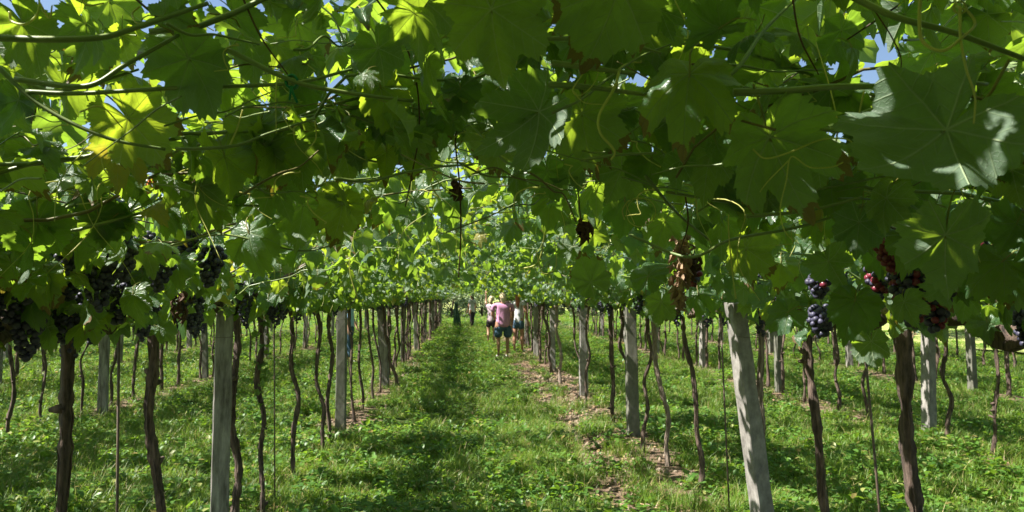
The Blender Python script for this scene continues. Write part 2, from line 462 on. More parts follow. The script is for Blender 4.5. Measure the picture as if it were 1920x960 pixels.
# ------------------------------------------------------------------ grape bunches
ICO1 = ico_np(1)
def berry_mesh(name, mat):
    V, T = ico_np(2); V = V * 0.0105; V[:, 2] *= 1.12
    return mesh_np(name, V, T, True, [mat])
BERRY = [berry_mesh('grape', M_GRAPE), berry_mesh('grape', M_GRAPE_RED), berry_mesh('grape', M_GRAPE_GREEN)]
def berry_spots(rs, n, length, width):
    out = []; tries = 0
    while len(out) < n and tries < n * 60:
        tries += 1
        t = rs.uniform(0, 1) ** 0.85
        w = width * (1 - t) ** 0.6 * (0.55 + 0.45 * min(1, t * 5)) + 0.004
        a = rs.uniform(0, 2 * math.pi); q = w * rs.uniform(0.35, 1) ** 0.5
        p = np.array([q * math.cos(a), q * math.sin(a), -0.03 - length * t])
        if all(np.linalg.norm(p - o) > 0.0158 for o in out): out.append(p)
    return out
def bunch_np(seed, n=46, length=0.16, width=0.05):
    rs = np.random.RandomState(seed)
    V1, T1 = ICO1
    parts = [(V1 * 0.0108 + p, T1) for p in berry_spots(rs, n, length, width)]
    return join_np(parts)
BUNCH_FAR = [mesh_np('grape_bunch', *bunch_np(s, 40), True, [M_GRAPE]) for s in range(4)]
STEM_NP = tube(smooth_path([(0, 0, 0.05), (0.004, 0, 0.0), (0, 0.003, -0.06), (0, 0, -0.13)], 7), [.003, .003, .0025, .002, .002, .0015, .001], 5)
STEM_ME = mesh_np('stem', *STEM_NP, True, [M_SHOOT])
def bunch_individual(vine, loc, seed, n=46, length=0.17, width=0.055, redness=0.0, scale=1.0):
    """loc in the vine's own space"""
    rs = np.random.RandomState(seed)
    st = link('grape_bunch', STEM_ME, vine); st.location = loc; st.rotation_euler = (rs.uniform(-.15, .15), rs.uniform(-.15, .15), rs.uniform(0, 6)); st.scale = (scale,) * 3
    for p in berry_spots(rs, n, length, width):
        g = bpy.data.objects.new('grape', BERRY[1 if rs.rand() < redness else 0]); COL.objects.link(g)
        g.parent = st; g.location = p; g.rotation_euler = rs.uniform(0, 6, 3); s = rs.uniform(0.82, 1.12); g.scale = (s, s, s)
    return st

# ------------------------------------------------------------------ vines
HALF = 1.66
def gen_shoots(rs, lo=-0.5, hi=0.5, n=10, sides=(1, -1), reach=1.0, top=2.08, cz=1.47, fruit=95, lat=0.75, crown=75):
    """canes that climb from the cordon up the slope over the alley. Local space: x across, y along the row."""
    shoots, leaves = [], []
    for i in range(n):
        s = sides[i % len(sides)]
        y0 = lo + (hi - lo) * (i + rs.uniform(0.1, 0.9)) / n
        L = rs.uniform(1.25, 2.0) * reach
        drift = rs.uniform(-0.55, 0.55); zz = top - cz + rs.uniform(-0.16, 0.20)
        droop = rs.uniform(0.1, 0.5) if rs.rand() < 0.45 else 0
        pts = []
        for t in np.linspace(0, 1, 12):
            x = s * (0.03 + L * t * 0.95)
            z = cz + zz * (min(1, t * L / HALF)) ** 0.62 - droop * max(0, t - 0.65) ** 2 * 6
            pts.append((x + 0.03 * rs.randn(), y0 + drift * t ** 1.3 + 0.025 * rs.randn(), z + 0.018 * rs.randn()))
        path = smooth_path(pts, 30)
        shoots.append(path)
        seg = np.linalg.norm(np.diff(path, axis=0), axis=1); cum = np.concatenate([[0], np.cumsum(seg)])
        d = 0.06; side = 1
        while d < cum[-1]:
            p = np.array([np.interp(d, cum, path[:, k]) for k in range(3)])
            q = np.array([np.interp(min(cum[-1], d + .02), cum, path[:, k]) for k in range(3)]) - p
            az = math.atan2(q[1], q[0]) + side * rs.uniform(0.5, 1.5)
            young = max(0, (d / cum[-1] - 0.8) / 0.2)
            sc = rs.uniform(0.48, 0.92) * (1 - 0.55 * young)
            leaves.append(leaf_matrix(p + [0, 0, rs.uniform(-.01, .02)], az, (rs.uniform(-0.15, 1.25) if rs.rand() < .7 else rs.uniform(1.0, 1.6)), rs.uniform(-0.55, 0.55), sc))
            for _ in range((rs.rand() < lat) + (rs.rand() < lat * .5)):      # lateral: one or two smaller leaves on a side shoot
                q2 = p + np.array([rs.uniform(-.2, .2), rs.uniform(-.2, .2), rs.uniform(-0.10, 0.24)])
                leaves.append(leaf_matrix(q2, rs.uniform(0, 6.28), rs.uniform(-0.2, 1.1), rs.uniform(-0.7, 0.7), rs.uniform(0.32, 0.78)))
            side = -side; d += rs.uniform(0.062, 0.105)
    # leaves of the fruit zone, round the cordon
    for i in range(int(fruit * (hi - lo))):
        p = (rs.uniform(-0.34, 0.34), rs.uniform(lo, hi), cz + rs.uniform(0.02, 0.42))
        leaves.append(leaf_matrix(p, rs.uniform(0, 6.28), rs.uniform(0.1, 1.4), rs.uniform(-0.6, 0.6), rs.uniform(0.45, 0.85)))
    # topmost leaves of the roof
    for i in range(int(crown * (hi - lo))):
        x = rs.uniform(-1.66, 1.66)
        p = (x, rs.uniform(lo, hi), cz + 0.66 * min(1, abs(x) / 1.3) ** .6 + rs.uniform(0.0, 0.30))
        leaves.append(leaf_matrix(p, rs.uniform(0, 6.28), rs.uniform(-0.1, 0.9), rs.uniform(-0.5, 0.5), rs.uniform(0.5, 0.9)))
    return shoots, leaves

def cordon_np(rs, y0, y1, z=1.47, r=0.026, n=18, knots=True):
    pts = [(0.02 * rs.randn(), y0 + (y1 - y0) * t, z + 0.03 * math.sin(t * 7 + rs.rand()) + 0.012 * rs.randn()) for t in np.linspace(0, 1, 8)]
    path = smooth_path(pts, n); rad = r * (1 + 0.35 * rs.rand(n)) * np.linspace(1.15, 0.75, n)
    parts = [tube(path, rad, 9, 0.16, rs.randint(9999))]
    if knots:
        for k in range(6):
            i = rs.randint(2, n - 2); p = path[i]
            parts.append(tube([p, p + [rs.uniform(-.03, .03), rs.uniform(-.02, .02), 0.035], p + [rs.uniform(-.05, .05), rs.uniform(-.03, .03), rs.uniform(0.05, 0.09)]], [0.019, 0.015, 0.009], 6, 0.2, k))
    return join_np(parts)

def trunk_np(rs, bx=0.0, by=0.0, top=1.46, r=0.028, wig=0.03, n=26, fork=True):
    """from the base (bx,by,-0.05) up to the cordon at (0,0,top)"""
    pts = []
    for t in np.linspace(0, 1, 7):
        w = math.sin(t * math.pi) * wig
        pts.append((bx * (1 - t) + w * rs.randn(), by * (1 - t) + w * rs.randn(), -0.05 + (top + 0.05) * t))
    path = smooth_path(pts, n)
    tt = np.linspace(0, 1, n)
    rad = r * 0.74 * (1.0 + 0.65 * np.exp(-tt * 14) + 0.30 * np.exp(-(1 - tt) * 12)) * (1 + 0.13 * rs.randn(n))
    V, T = tube(path, rad, 12, 0.24, rs.randint(9999))
    parts = [(V, T)]
    for k in range(3):                 # burls and pruning stubs
        i = rs.randint(4, n - 3); p = path[i]; a = rs.uniform(0, 6.28)
        dvec = np.array([math.cos(a), math.sin(a), rs.uniform(-.2, .8)])
        parts.append(tube([p, p + dvec * r * 1.2, p + dvec * r * rs.uniform(1.6, 2.4)], [r * .75, r * .55, r * .28], 6, 0.2, k))
    if n > 40:                         # stringy bark coming away in strips
        for k in range(26):
            i0 = rs.randint(1, n - 12); i1 = i0 + rs.randint(5, 11); a = rs.uniform(0, 6.28)
            sp = [path[i] + np.array([math.cos(a + (i - i0) * .06), math.sin(a + (i - i0) * .06), 0]) * rad[i] * (1.04 + (.35 if i in (i0, i1 - 1) else 0) * rs.rand()) for i in range(i0, i1)]
            parts.append(tube(sp, np.concatenate([[.0008], np.full(len(sp) - 2, rs.uniform(.0018, .0036)), [.0006]]), 4, .3, k))
    return join_np(parts)

ORD = ['first', 'second', 'third', 'fourth', 'fifth', 'sixth', 'seventh', 'eighth', 'ninth', 'tenth', 'eleventh', 'twelfth', 'thirteenth', 'fourteenth', 'fifteenth']
ROWNAME = {-1.5: 'left of the path', 1.75: 'right of the path', -4.9: 'next left row', 5.0: 'next right row', -8.15: 'third left row', 8.25: 'third right row', 11.5: 'outermost right row', -11.4: 'fourth left row', -14.7: 'fifth left row'}
def in_view(w, margin=90):
    v = CAM_R.inverted() @ (Vector(w) - CAM)
    if v.z > -0.05: return False, 0
    px, py = 960 + F_PX * v.x / -v.z, 480 - F_PX * v.y / -v.z
    return (-margin < px < 1920 + margin and -margin < py < 960 + margin), -v.z

def keepout(w, rowx):
    """holes kept in the near canopy: nothing random within arm's length of the lens"""
    vis, d = in_view(w, 260)
    dist = (Vector(w) - CAM).length
    if dist < 0.5: return True
    if not vis: return False
    if d < 2.1 and Vector(w).z < 1.60: return True
    return d < 1.15 or (d < 2.3 and Vector(w).z < 1.80 - 0.05 * (d - 1.15) and abs(Vector(w).x - 0.1) < 0.95)

def make_vine(x, y, label, group, seed, near=True, bx=0.0, by=0.0, r=0.026, wig=0.03, n=10, cord=(-0.48, 0.48), pale=False, grapes=6, sides=(1, -1), max_ind=300, cz=1.47, sparse=1.0, reach=1.0, fruit=95, crown=75):
    rs = np.random.RandomState(seed)
    z0 = ground_height(x, y)
    vine = empty('grape_vine', (x, y, z0), label, 'grapevine', group)
    bark = M_BARK_PALE_LIT if pale else M_BARK
    link('trunk', mesh_np('trunk', *trunk_np(rs, bx, by, cz, r, wig, n=44 if y < 8 else 28), True), vine, bark)
    link('cordon', mesh_np('cordon', *cordon_np(rs, 0, cord[0], cz, r=0.040 if cord[0] < -0.8 else 0.028, n=34 if cord[0] < -.8 else 18), True), vine, bark)
    link('cordon', mesh_np('cordon', *cordon_np(rs, 0, cord[1], cz), True), vine, bark)
    shoots, leaves = gen_shoots(rs, cord[0], cord[1], n, sides, reach, cz=cz, fruit=fruit, crown=crown)
    for path in shoots:
        ok = [not keepout(Vector(p) + Vector((x, y, z0)), x) for p in path]
        if not all(ok):
            # keep the longest run that stays clear of the lens
            best, cur = (0, 0), 0
            for i, o in enumerate(ok + [False]):
                if not o:
                    if i - cur > best[1] - best[0]: best = (cur, i)
                    cur = i + 1
            path = path[best[0]:best[1]]
            if len(path) < 5: continue
        rad = np.linspace(0.0052, 0.0022, len(path))
        link('shoot', mesh_np('shoot', *tube(path, rad, 6), True), vine, M_SHOOT_BROWN if rs.rand() < 0.35 else M_SHOOT)
    scored = []
    for m in leaves:
        if rs.rand() > sparse: continue
        w = m.translation + Vector((x, y, z0))
        tip = w + (m.to_3x3() @ Vector((0, 0.14, 0)))
        if keepout(w, x) or keepout(tip, x): continue
        vis, d = in_view(w)
        scored.append((0 if vis else 1, d if vis else rs.rand(), m))
    scored.sort(key=lambda q: (q[0], q[1]))
    ind = [q for q in scored if q[0] == 0][:max_ind]
    rest = [q[2] for q in scored if q[0] == 1] + [q[2] for q in scored if q[0] == 0][max_ind:]
    for _, d, m in ind:
        me = LEAF[0 if d < 3.0 else 1][rs.randint(6)]
        o = bpy.data.objects.new('leaf', me); COL.objects.link(o); o.parent = vine; o.matrix_local = m
    if rest:
        f = link('foliage', merge_leaves(rest, 1 if (y < 3 and y > -1) else 2, seed), vine); f['kind'] = 'stuff'
    for k in range(24 if (y < 5.5 and y > 1.4 and abs(x) < 3) else 0):
        p = shoots[rs.randint(len(shoots))][rs.randint(6, 29)]; w = Vector(p) + Vector((x, y, z0))
        if keepout(w, x): continue
        a = rs.uniform(0, 6.28); L_ = rs.uniform(.08, .2); c_ = math.cos(a); s_ = math.sin(a)
        tp = [(p[0] + c_ * L_ * u + .02 * math.sin(u * 9 + k), p[1] + s_ * L_ * u + .02 * math.cos(u * 8), p[2] + .02 * math.sin(u * 4) - L_ * 1.1 * u * u) for u in np.linspace(0, 1, 7)]
        link('tendril', mesh_np('tendril', *tube(smooth_path(tp, 18), np.linspace(.0018, .0008, 18), 4), True), vine, M_TENDRIL)
    for k in range(grapes):
        loc = Vector((rs.uniform(-0.22, 0.22), rs.uniform(*cord), cz + rs.uniform(0.04, 0.34)))
        if keepout(loc + Vector((x, y, z0)), x): continue
        if y < 4.2: bunch_individual(vine, loc, seed * 10 + k, n=int(rs.uniform(50, 80)))
        else:
            b_ = link('grape_bunch', BUNCH_FAR[rs.randint(4)], vine); b_.location = loc; b_.rotation_euler = (0, 0, rs.uniform(0, 6))
    return vine

# far vine prototypes: shared meshes
FARP = []
for s in range(7):
    rs = np.random.RandomState(900 + s)
    sh, lv = gen_shoots(rs, -0.5, 0.5, 11, reach=1.0, crown=34)
    tn = trunk_np(rs, rs.uniform(-.08, .08), rs.uniform(-.1, .1), 1.46, rs.uniform(0.02, 0.034), 0.03, 14)
    cd = join_np([cordon_np(rs, 0, -0.5, n=9, knots=False), cordon_np(rs, 0, 0.5, n=9, knots=False)])
    ss = join_np([tube(p[::3], np.linspace(0.006, 0.003, len(p[::3])), 4) for p in sh])
    keep = [m for m in lv if rs.rand() < 0.80]
    FARP.append((mesh_np('trunk', *tn, True, [M_BARK]), mesh_np('cordon', *cd, True, [M_BARK]), mesh_np('shoots', *ss, True, [M_SHOOT]), merge_leaves(keep, 2, s)))
def far_vine(x, y, label, group, seed):
    rs = np.random.RandomState(seed)
    vine = empty('grape_vine', (x, y, ground_height(x, y)), label, 'grapevine', group)
    flip = math.pi if rs.rand() < 0.5 else 0.0
    tr, cd, ss, fo = FARP[rs.randint(len(FARP))]
    for nm, me in (('trunk', tr), ('cordon', cd), ('shoot', ss), ('foliage', FARP[rs.randint(len(FARP))][3])):
        o = link(nm, me, vine); o.rotation_euler = (0, 0, flip); 
        if nm == 'foliage': o['kind'] = 'stuff'; o.rotation_euler = (0, 0, flip if rs.rand() < .5 else flip + math.pi); o.scale = (1, 1, rs.uniform(0.97, 1.03))
        if nm == 'shoot': o['kind'] = 'stuff'
    for k in range(4):
        b_ = link('grape_bunch', BUNCH_FAR[rs.randint(4)], vine); b_.location = (rs.uniform(-.2, .2), rs.uniform(-.45, .45), 1.5 + rs.uniform(0, .12))
    return vine

# ------------------------------------------------------------------ posts
def make_post(x, y, label, group, h=1.95, w=0.10, lean=(0, 0), mat=None, arm=True, rot=0.0, seed=0, depth=None):
    rs = np.random.RandomState(seed + 77)
    post = empty('trellis_post', (x, y, ground_height(x, y)), label, 'post', group)
    post.rotation_euler = (0, 0, rot)
    V = []; n = 16; prof = []
    c = 0.14; dp = (depth or w)
    sq = [(-1 + c, -1), (1 - c, -1), (1, -1 + c), (1, 1 - c), (1 - c, 1), (-1 + c, 1), (-1, 1 - c), (-1, -1 + c)]
    for i in range(n):
        t = i / (n - 1); k = 1 - 0.12 * t; z = -0.1 + (h + 0.1) * t
        for (a, b_) in sq:
            V.append((a * w / 2 * k + lean[0] * t + rs.uniform(-1, 1) * 0.0028, b_ * dp / 2 * k + lean[1] * t + rs.uniform(-1, 1) * 0.0028, z + (rs.uniform(-.012, .004) if i == n - 1 else 0)))
    T = []
    for i in range(n - 1):
        for k in range(8):
            p, q = i * 8 + k, i * 8 + (k + 1) % 8
            T += [(p, q, q + 8), (p, q + 8, p + 8)]
    V.append((lean[0], lean[1], h)); e = len(V) - 1
    for k in range(8): T.append((e, (n - 1) * 8 + k, (n - 1) * 8 + (k + 1) % 8))
    link('shaft', mesh_np('shaft', np.array(V), T, False), post, mat or M_CONCRETE)
    if arm:      # sloping steel arms that carry the wires over the alley
        for s in (1, -1):
            Va = tube([(lean[0], 0.06, 1.42), (lean[0] + s * 0.8, 0.06, 1.95), (lean[0] + s * 1.6, 0.06, 2.19)], 0.013, 6)
            link('arm', mesh_np('arm', *Va, True), post, M_METAL)
    # wire twisted round the shaft
    for zz in (1.30,):
        loop = [(lean[0] * .7 + (w * 0.62) * math.cos(a) * 1.15, (dp * 0.62) * math.sin(a) * 1.15, zz + 0.01 * math.sin(a)) for a in np.linspace(0, 2 * math.pi, 13)]
        link('wire_loop', mesh_np('wire_loop', *tube(loop, 0.0018, 4), True), post, M_METAL)
    return post

def wx(px, d, py=600): return P(px, py, d).x

G_L, G_R = 'vines in the row left of the path', 'vines in the row right of the path'
# (depth, photo x of the trunk's top, photo x at its foot, radius, wiggle, pale, look)
left_near = [
    (2.75, 130, 122, 0.028, 0.020, False, 'thick red-brown vine trunk at the far left, nearest the camera in the left row'),
    (3.62, 281, 322, 0.027, 0.022, False, 'slim dark leaning vine trunk just left of the nearest left post'),
    (4.80, 443, 441, 0.027, 0.022, False, 'dark vine trunk standing right behind the nearest left post'),
    (5.35, 488, 494, 0.022, 0.030, False, 'crooked vine trunk with green shoots sprouting from its middle, left row'),
    (6.35, 545, 552, 0.022, 0.025, False, 'straight dark vine trunk midway between first and second left posts'),
    (7.45, 592, 608, 0.020, 0.025, False, 'thin vine trunk leaning right, left of the second left post'),
    (7.95, 619, 616, 0.022, 0.020, False, 'thin upright vine trunk touching view of the second left post'),
    (9.45, 655, 664, 0.020, 0.030, False, 'thin dark vine just right of the second left post'),
    (10.3, 672, 678, 0.018, 0.030, False, 'thin vine, second past the second left post'),
    (11.2, 688, 700, 0.020, 0.030, False, 'slim bowed vine, third past the second left post'),
    (12.2, 700, 712, 0.022, 0.035, False, 'slim vine in front of the third left post'),
    (12.9, 716, 742, 0.030, 0.045, False, 'dark vine crossing diagonally in front of the third left post'),
]
right_near = [
    (2.90, 1690, 1742, 0.028, 0.022, False, 'thick brown vine trunk at right with a gnarled arm reaching right'),
    (3.75, 1510, 1572, 0.025, 0.030, False, 'wavy brown vine trunk right of the leaning pale post'),
    (4.75, 1424, 1432, 0.026, 0.012, True, 'pale dry vine trunk pressed against the leaning pale post'),
    (5.95, 1281, 1312, 0.022, 0.035, False, 'wavy thin dark vine trunk left of the leaning pale post'),
    (6.75, 1222, 1254, 0.025, 0.030, True, 'sunlit vine trunk leaning right, forked pair with its left neighbour'),
    (7.25, 1216, 1206, 0.022, 0.030, False, 'dark vine trunk right of the second right post, forked pair left half'),
    (8.50, 1164, 1190, 0.026, 0.045, False, 'dark curved vine trunk close left of the second right post'),
    (9.00, 1146, 1152, 0.027, 0.020, False, 'thick straight dark vine trunk left of the second right post'),
    (10.6, 1106, 1098, 0.022, 0.045, False, 'curving vine trunk right of the third right post'),
    (11.9, 1072, 1094, 0.022, 0.040, False, 'bowed vine trunk left of the third right post'),
    (13.2, 1042, 1052, 0.034, 0.030, True, 'stout vine with flared sunlit foot past the third right post'),
    (14.4, 1020, 1036, 0.028, 0.040, False, 'kinked vine trunk before the fourth right post'),
]
for k, (d, pt, pb, r, wig, pale, lab) in enumerate(left_near):
    xt = wx(pt, d); xb = wx(pb, d, 900)
    v_ = make_vine(xt, d, lab, G_L, 100 + k, bx=xb - xt, r=r, wig=wig, pale=pale, n=12 if k < 3 else 11, sparse=0.84, reach=1.0, crown=55 if k < 2 else 36, fruit=140, grapes=20 if k < 4 else 9, cord=(-0.45 if k else -0.9, 0.5), cz=1.46 if k else 1.44)
    if k == 3:      # suckers sprouting from the trunk
        rs = np.random.RandomState(8)
        for j in range(26):
            z = rs.uniform(.78, 1.42); a = rs.uniform(0, 6.28)
            o = bpy.data.objects.new('leaf', LEAF[1][rs.randint(6)]); COL.objects.link(o); o.parent = v_
            o.matrix_local = leaf_matrix(((xb - xt) * (1 - z / 1.46) + rs.uniform(-.03, .03), rs.uniform(-.03, .03), z), a, rs.uniform(-.6, .9), rs.uniform(-.5, .5), rs.uniform(.25, .5))
for k, (d, pt, pb, r, wig, pale, lab) in enumerate(right_near):
    xt = wx(pt, d); xb = wx(pb, d, 900)
    make_vine(xt, d, lab, G_R, 200 + k, bx=xb - xt, r=r, wig=wig, pale=pale, n=12 if k < 3 else 11, sparse=0.84, reach=1.0, crown=55 if k < 2 else 36, grapes=8 if k else 3, fruit=95 if k else 40, cord=(-0.5 if k else -1.0, 0.5), cz=1.44)

# vines beside and behind the camera: their canopy hangs into the picture and shades it
LV = make_vine(-1.5, 1.75, 'vine whose shaded shoots and canes cross the upper left of the picture', G_L, 301, grapes=6, r=0.03, n=16, sparse=1.0, crown=110)
RV = make_vine(1.72, 1.55, 'vine whose huge close leaves hang across the upper right of the picture', G_R, 302, grapes=6, r=0.03, n=16, sparse=1.0)
WHERE = ['third behind the camera', 'second behind the camera', 'just behind the camera', 'level with the camera']
for k, y in enumerate((-2.0, -1.1, -0.2, 0.7)):
    make_vine(-1.5, y, 'vine in the row left of the path, ' + WHERE[k] + ', its leaves overhead', G_L, 310 + k, grapes=0, n=15)
    make_vine(1.75, y - 0.1, 'vine in the row right of the path, ' + WHERE[k] + ', its leaves overhead', G_R, 320 + k, grapes=0, n=15)

# neighbouring rows and the far rest of the two main rows
posts = {-1.5: [4.5, 8.7, 13.0, 17.2, 21.4, 25.6, 29.8, 34.0, 38.2], 1.75: [4.4, 8.05, 11.5, 15.4, 19.4, 23.4, 27.4, 31.4, 35.4, 39.4],
         -4.9: [6.0, 10.2, 14.2, 18.4, 22.6, 26.8, 31.0, 35.2], 5.0: [7.9, 11.8, 15.6, 19.6, 23.6, 27.6, 31.6], -8.15: [9.0, 13.4, 17.8, 22.2, 26.6, 31.0],
         8.25: [11.7, 15.8, 19.9, 24.0, 28.1], 11.5: [14.0, 19.0, 24.0], -11.4: [14.0, 19.0, 24.0, 29.0], -14.7: [18.0, 24.0, 30.0]}
ROWEND = {-1.5: 41, 1.75: 43, -4.9: 36, 5.0: 34, -8.15: 32, 8.25: 30, 11.5: 27, -11.4: 30, -14.7: 32}
ROWSTART = {-1.5: 13.7, 1.75: 15.4, -4.9: 4.2, 5.0: 3.6, -8.15: 6.0, 8.25: 6.5, 11.5: 9.0, -11.4: 9.0, -14.7: 12.0}
rr = random.Random(5)
def rowlabel(x, y, kind):
    ps = [p for p in posts[x] if p < y]
    name = ROWNAME[x]
    if not ps: ref = 'before the first post'
    else: ref = 'past the %s post' % ORD[len(ps) - 1]
    lo = ps[-1] if ps else -99
    return name, ref, lo
for x in ROWX:
    y = ROWSTART[x]; cnt = {}
    step = (0.72 if abs(x) < 3 else 0.78) if abs(x) < 6 else 0.9
    while y < ROWEND[x]:
        name, ref, lo = rowlabel(x, y, 'vine')
        cnt[lo] = cnt.get(lo, 0) + 1
        look = rr.choice(['thin dark', 'slim brown', 'dark crooked', 'slender'])
        if x in (-1.5, 1.75): lab = '%s vine in the row %s, %s %s' % (look, name, ORD[cnt[lo] - 1], ref)
        else: lab = '%s vine in the %s, %s %s' % (look, name, ORD[cnt[lo] - 1], ref)
        g = 'vines in the %s' % (name if 'row' in name else 'row ' + name)
        xx = x + rr.uniform(-.05, .05)
        if x in (-4.9, 5.0) and y < 11.5:
            make_vine(xx, y, lab, g, int(1000 + x * 10 + y * 13), grapes=3, bx=rr.uniform(-.06, .06), by=rr.uniform(-.1, .1), r=rr.uniform(.018, .026), wig=0.03, n=11, max_ind=120)
        else: far_vine(xx, y, lab, g, int(2000 + x * 31 + y * 17))
        y += step * rr.uniform(0.88, 1.12)

# posts
def xpost(px, d, py=700): return wx(px, d, py)
make_post(xpost(416, 4.5), 4.5, 'nearest weathered grey post left of the path, pale on its left side', 'posts in the row left of the path', w=0.106, h=1.62, lean=(0.01, 0), rot=0.3, seed=1)
make_post(xpost(640, 8.7), 8.7, 'second post left of the path, plain dull grey and upright', 'posts in the row left of the path', w=0.115, mat=M_CONCRETE_D, seed=2)
make_post(xpost(722, 13.0), 13.0, 'third post left of the path, with a dark vine crossing it diagonally', 'posts in the row left of the path', w=0.16, lean=(-0.10, 0), seed=3)
make_post(xpost(1441, 4.4, 920), 4.4, 'leaning pale concrete post right of the path with a broken top', 'posts in the row right of the path', w=0.108, h=1.50, lean=(-0.20, 0.02), mat=M_CONCRETE_B, rot=0.25, arm=False, seed=4)
make_post(xpost(1187, 8.05), 8.05, 'second post right of the path, grey with a slanting sunlit stripe', 'posts in the row right of the path', w=0.125, lean=(-0.04, 0), mat=M_CONCRETE_D, seed=5)
make_post(xpost(1094, 11.5), 11.5, 'third post right of the path, pale and blotched between thin vines', 'posts in the row right of the path', w=0.13, mat=M_CONCRETE_B, seed=6)
for x in ROWX:
    for i, y in enumerate(posts[x]):
        if x in (-1.5, 1.75) and i < 3: continue
        name = ROWNAME[x]; k = ORD[i]
        lab = ('%s grey post in the row %s, counted from the camera' % (k, name)) if x in (-1.5, 1.75) else ('%s grey post of the %s, counted from the camera' % (k, name))
        make_post(x + rr.uniform(-.06, .06), y, lab, 'posts in the %s' % (name if 'row' in name else 'row ' + name), w=rr.uniform(0.10, 0.14), lean=(rr.uniform(-.08, .08), 0), rot=rr.uniform(-.3, .3),
                  mat=rr.choice([M_CONCRETE, M_CONCRETE_B, M_CONCRETE_D]), seed=int(x * 7 + i * 3) + 60, arm=abs(x) < 6)

# thin steel stakes beside some vines
def stake(px0, px1, d, label, h=1.6):
    a = P(px0, 640, d).x; b_ = P(px1, 930, d).x
    V = tube([(b_ - a, 0, -0.08), ((b_ - a) * .5, 0, 0.8), (0, 0, h)], 0.006, 6)
    o = link('vine_stake', mesh_np('vine_stake', *V, True), None, M_METAL); o.location = (a, d, ground_height(a, d))
    tag(o, label, 'stake', 'thin vine stakes')
stake(221, 226, 3.15, 'thin straight black rod between the two nearest left vine trunks')
stake(1612, 1664, 3.35, 'thin dark rod leaning right beside the thick trunk at right')
stake(1350, 1368, 5.2, 'thin rod in the grass left of the leaning pale post')
stake(512, 516, 5.7, 'thin rod right of the vine with green shoots on its trunk')
stake(634, 668, 9.1, 'thin rod beside the second post left of the path')

# wires stretched along the rows
def wire(x, z, label, y0=-3, y1=40):
    pts = [(0, yy, 0.012 * math.sin(yy * 0.75)) for yy in np.arange(y0, y1, 1.0)]
    o = link('trellis_wire', mesh_np('trellis_wire', *tube(pts, 0.0022, 4), True), None, M_METAL); o.location = (x, 0, z)
    tag(o, label, 'wire', 'trellis wires along the rows')
wire(-1.5, 1.50, 'straight wire carrying the arms of the left row at head height')
wire(1.75, 1.50, 'straight wire carrying the arms of the right row at head height')
wire(-1.05, 1.83, 'lowest sloping roof wire on the left side of the path')
wire(-0.55, 2.08, 'upper roof wire over the left half of the path')
wire(1.25, 1.86, 'lowest sloping roof wire on the right side of the path')
wire(0.75, 2.10, 'upper roof wire over the right half of the path')
# ------------------------------------------------------------------ grass, weeds, litter (stuff)
def blade_patch(seed, n, h0, h1, w, spread, segs=3, lean=0.5):
    rs = np.random.RandomState(seed); V, T, tn = [], [], []
    for i in range(n):
        a = rs.uniform(0, 6.28); q = spread * rs.uniform(0, 1) ** 0.6
        bx, by = q * math.cos(a), q * math.sin(a)
        h = rs.uniform(h0, h1); az = rs.uniform(0, 6.28); le = rs.uniform(0.1, lean) * h * 1.4
        dx, dy = math.cos(az), math.sin(az); face = az + math.pi / 2 + rs.uniform(-.6, .6)
        sx, sy = math.cos(face), math.sin(face); ww = w * rs.uniform(0.6, 1.2); base = len(V); tt = rs.rand()
        for k in range(segs):
            t = k / segs; o = le * t ** 1.8; z = h * (t - 0.15 * t * t)
            hw = ww * (1 - 0.75 * t ** 1.5) / 2
            V += [(bx + dx * o - sx * hw, by + dy * o - sy * hw, z), (bx + dx * o + sx * hw, by + dy * o + sy * hw, z)]; tn += [tt, tt]
        V.append((bx + dx * le, by + dy * le, h * 0.85)); tn.append(tt)
        for k in range(segs - 1):
            p = base + 2 * k; T += [(p, p + 1, p + 3), (p, p + 3, p + 2)]
        p = base + 2 * (segs - 1); T.append((p, p + 1, p + 2))
    return np.array(V), np.array(T), np.array(tn)
def weed_patch(seed, n, size, spread, h):
    """low broad-leaved weeds and clover: small folded leaves on short stalks"""
    rs = np.random.RandomState(seed); V, T, tn = [], [], []
    for i in range(n):
        a = rs.uniform(0, 6.28); q = spread * rs.uniform(0, 1) ** 0.6; c = np.array([q * math.cos(a), q * math.sin(a), h * rs.uniform(0.15, 1) * (1 - 0.5 * q / spread)])
        az = rs.uniform(0, 6.28); el = rs.uniform(-0.5, 0.9); s = size * rs.uniform(0.5, 1.2); tt = rs.rand()
        u = np.array([math.cos(az) * math.cos(el), math.sin(az) * math.cos(el), math.sin(el)]); w = np.array([-math.sin(az), math.cos(az), rs.uniform(-.3, .3)])
        nrm = np.cross(u, w); b0 = len(V)
        V += [c, c + u * s * .35 + w * s * .32 + nrm * s * .08, c + u * s * .8 + w * s * .25 + nrm * s * .06, c + u * s * 1.05 - nrm * s * .1, c + u * s * .8 - w * s * .25 + nrm * s * .06, c + u * s * .35 - w * s * .32 + nrm * s * .08, c + u * s * .5]
        T += [(b0, b0 + 1, b0 + 6), (b0 + 1, b0 + 2, b0 + 6), (b0 + 2, b0 + 3, b0 + 6), (b0 + 3, b0 + 4, b0 + 6), (b0 + 4, b0 + 5, b0 + 6), (b0 + 5, b0, b0 + 6)]
        tn += [tt] * 7
    return np.array(V), np.array(T), np.array(tn)

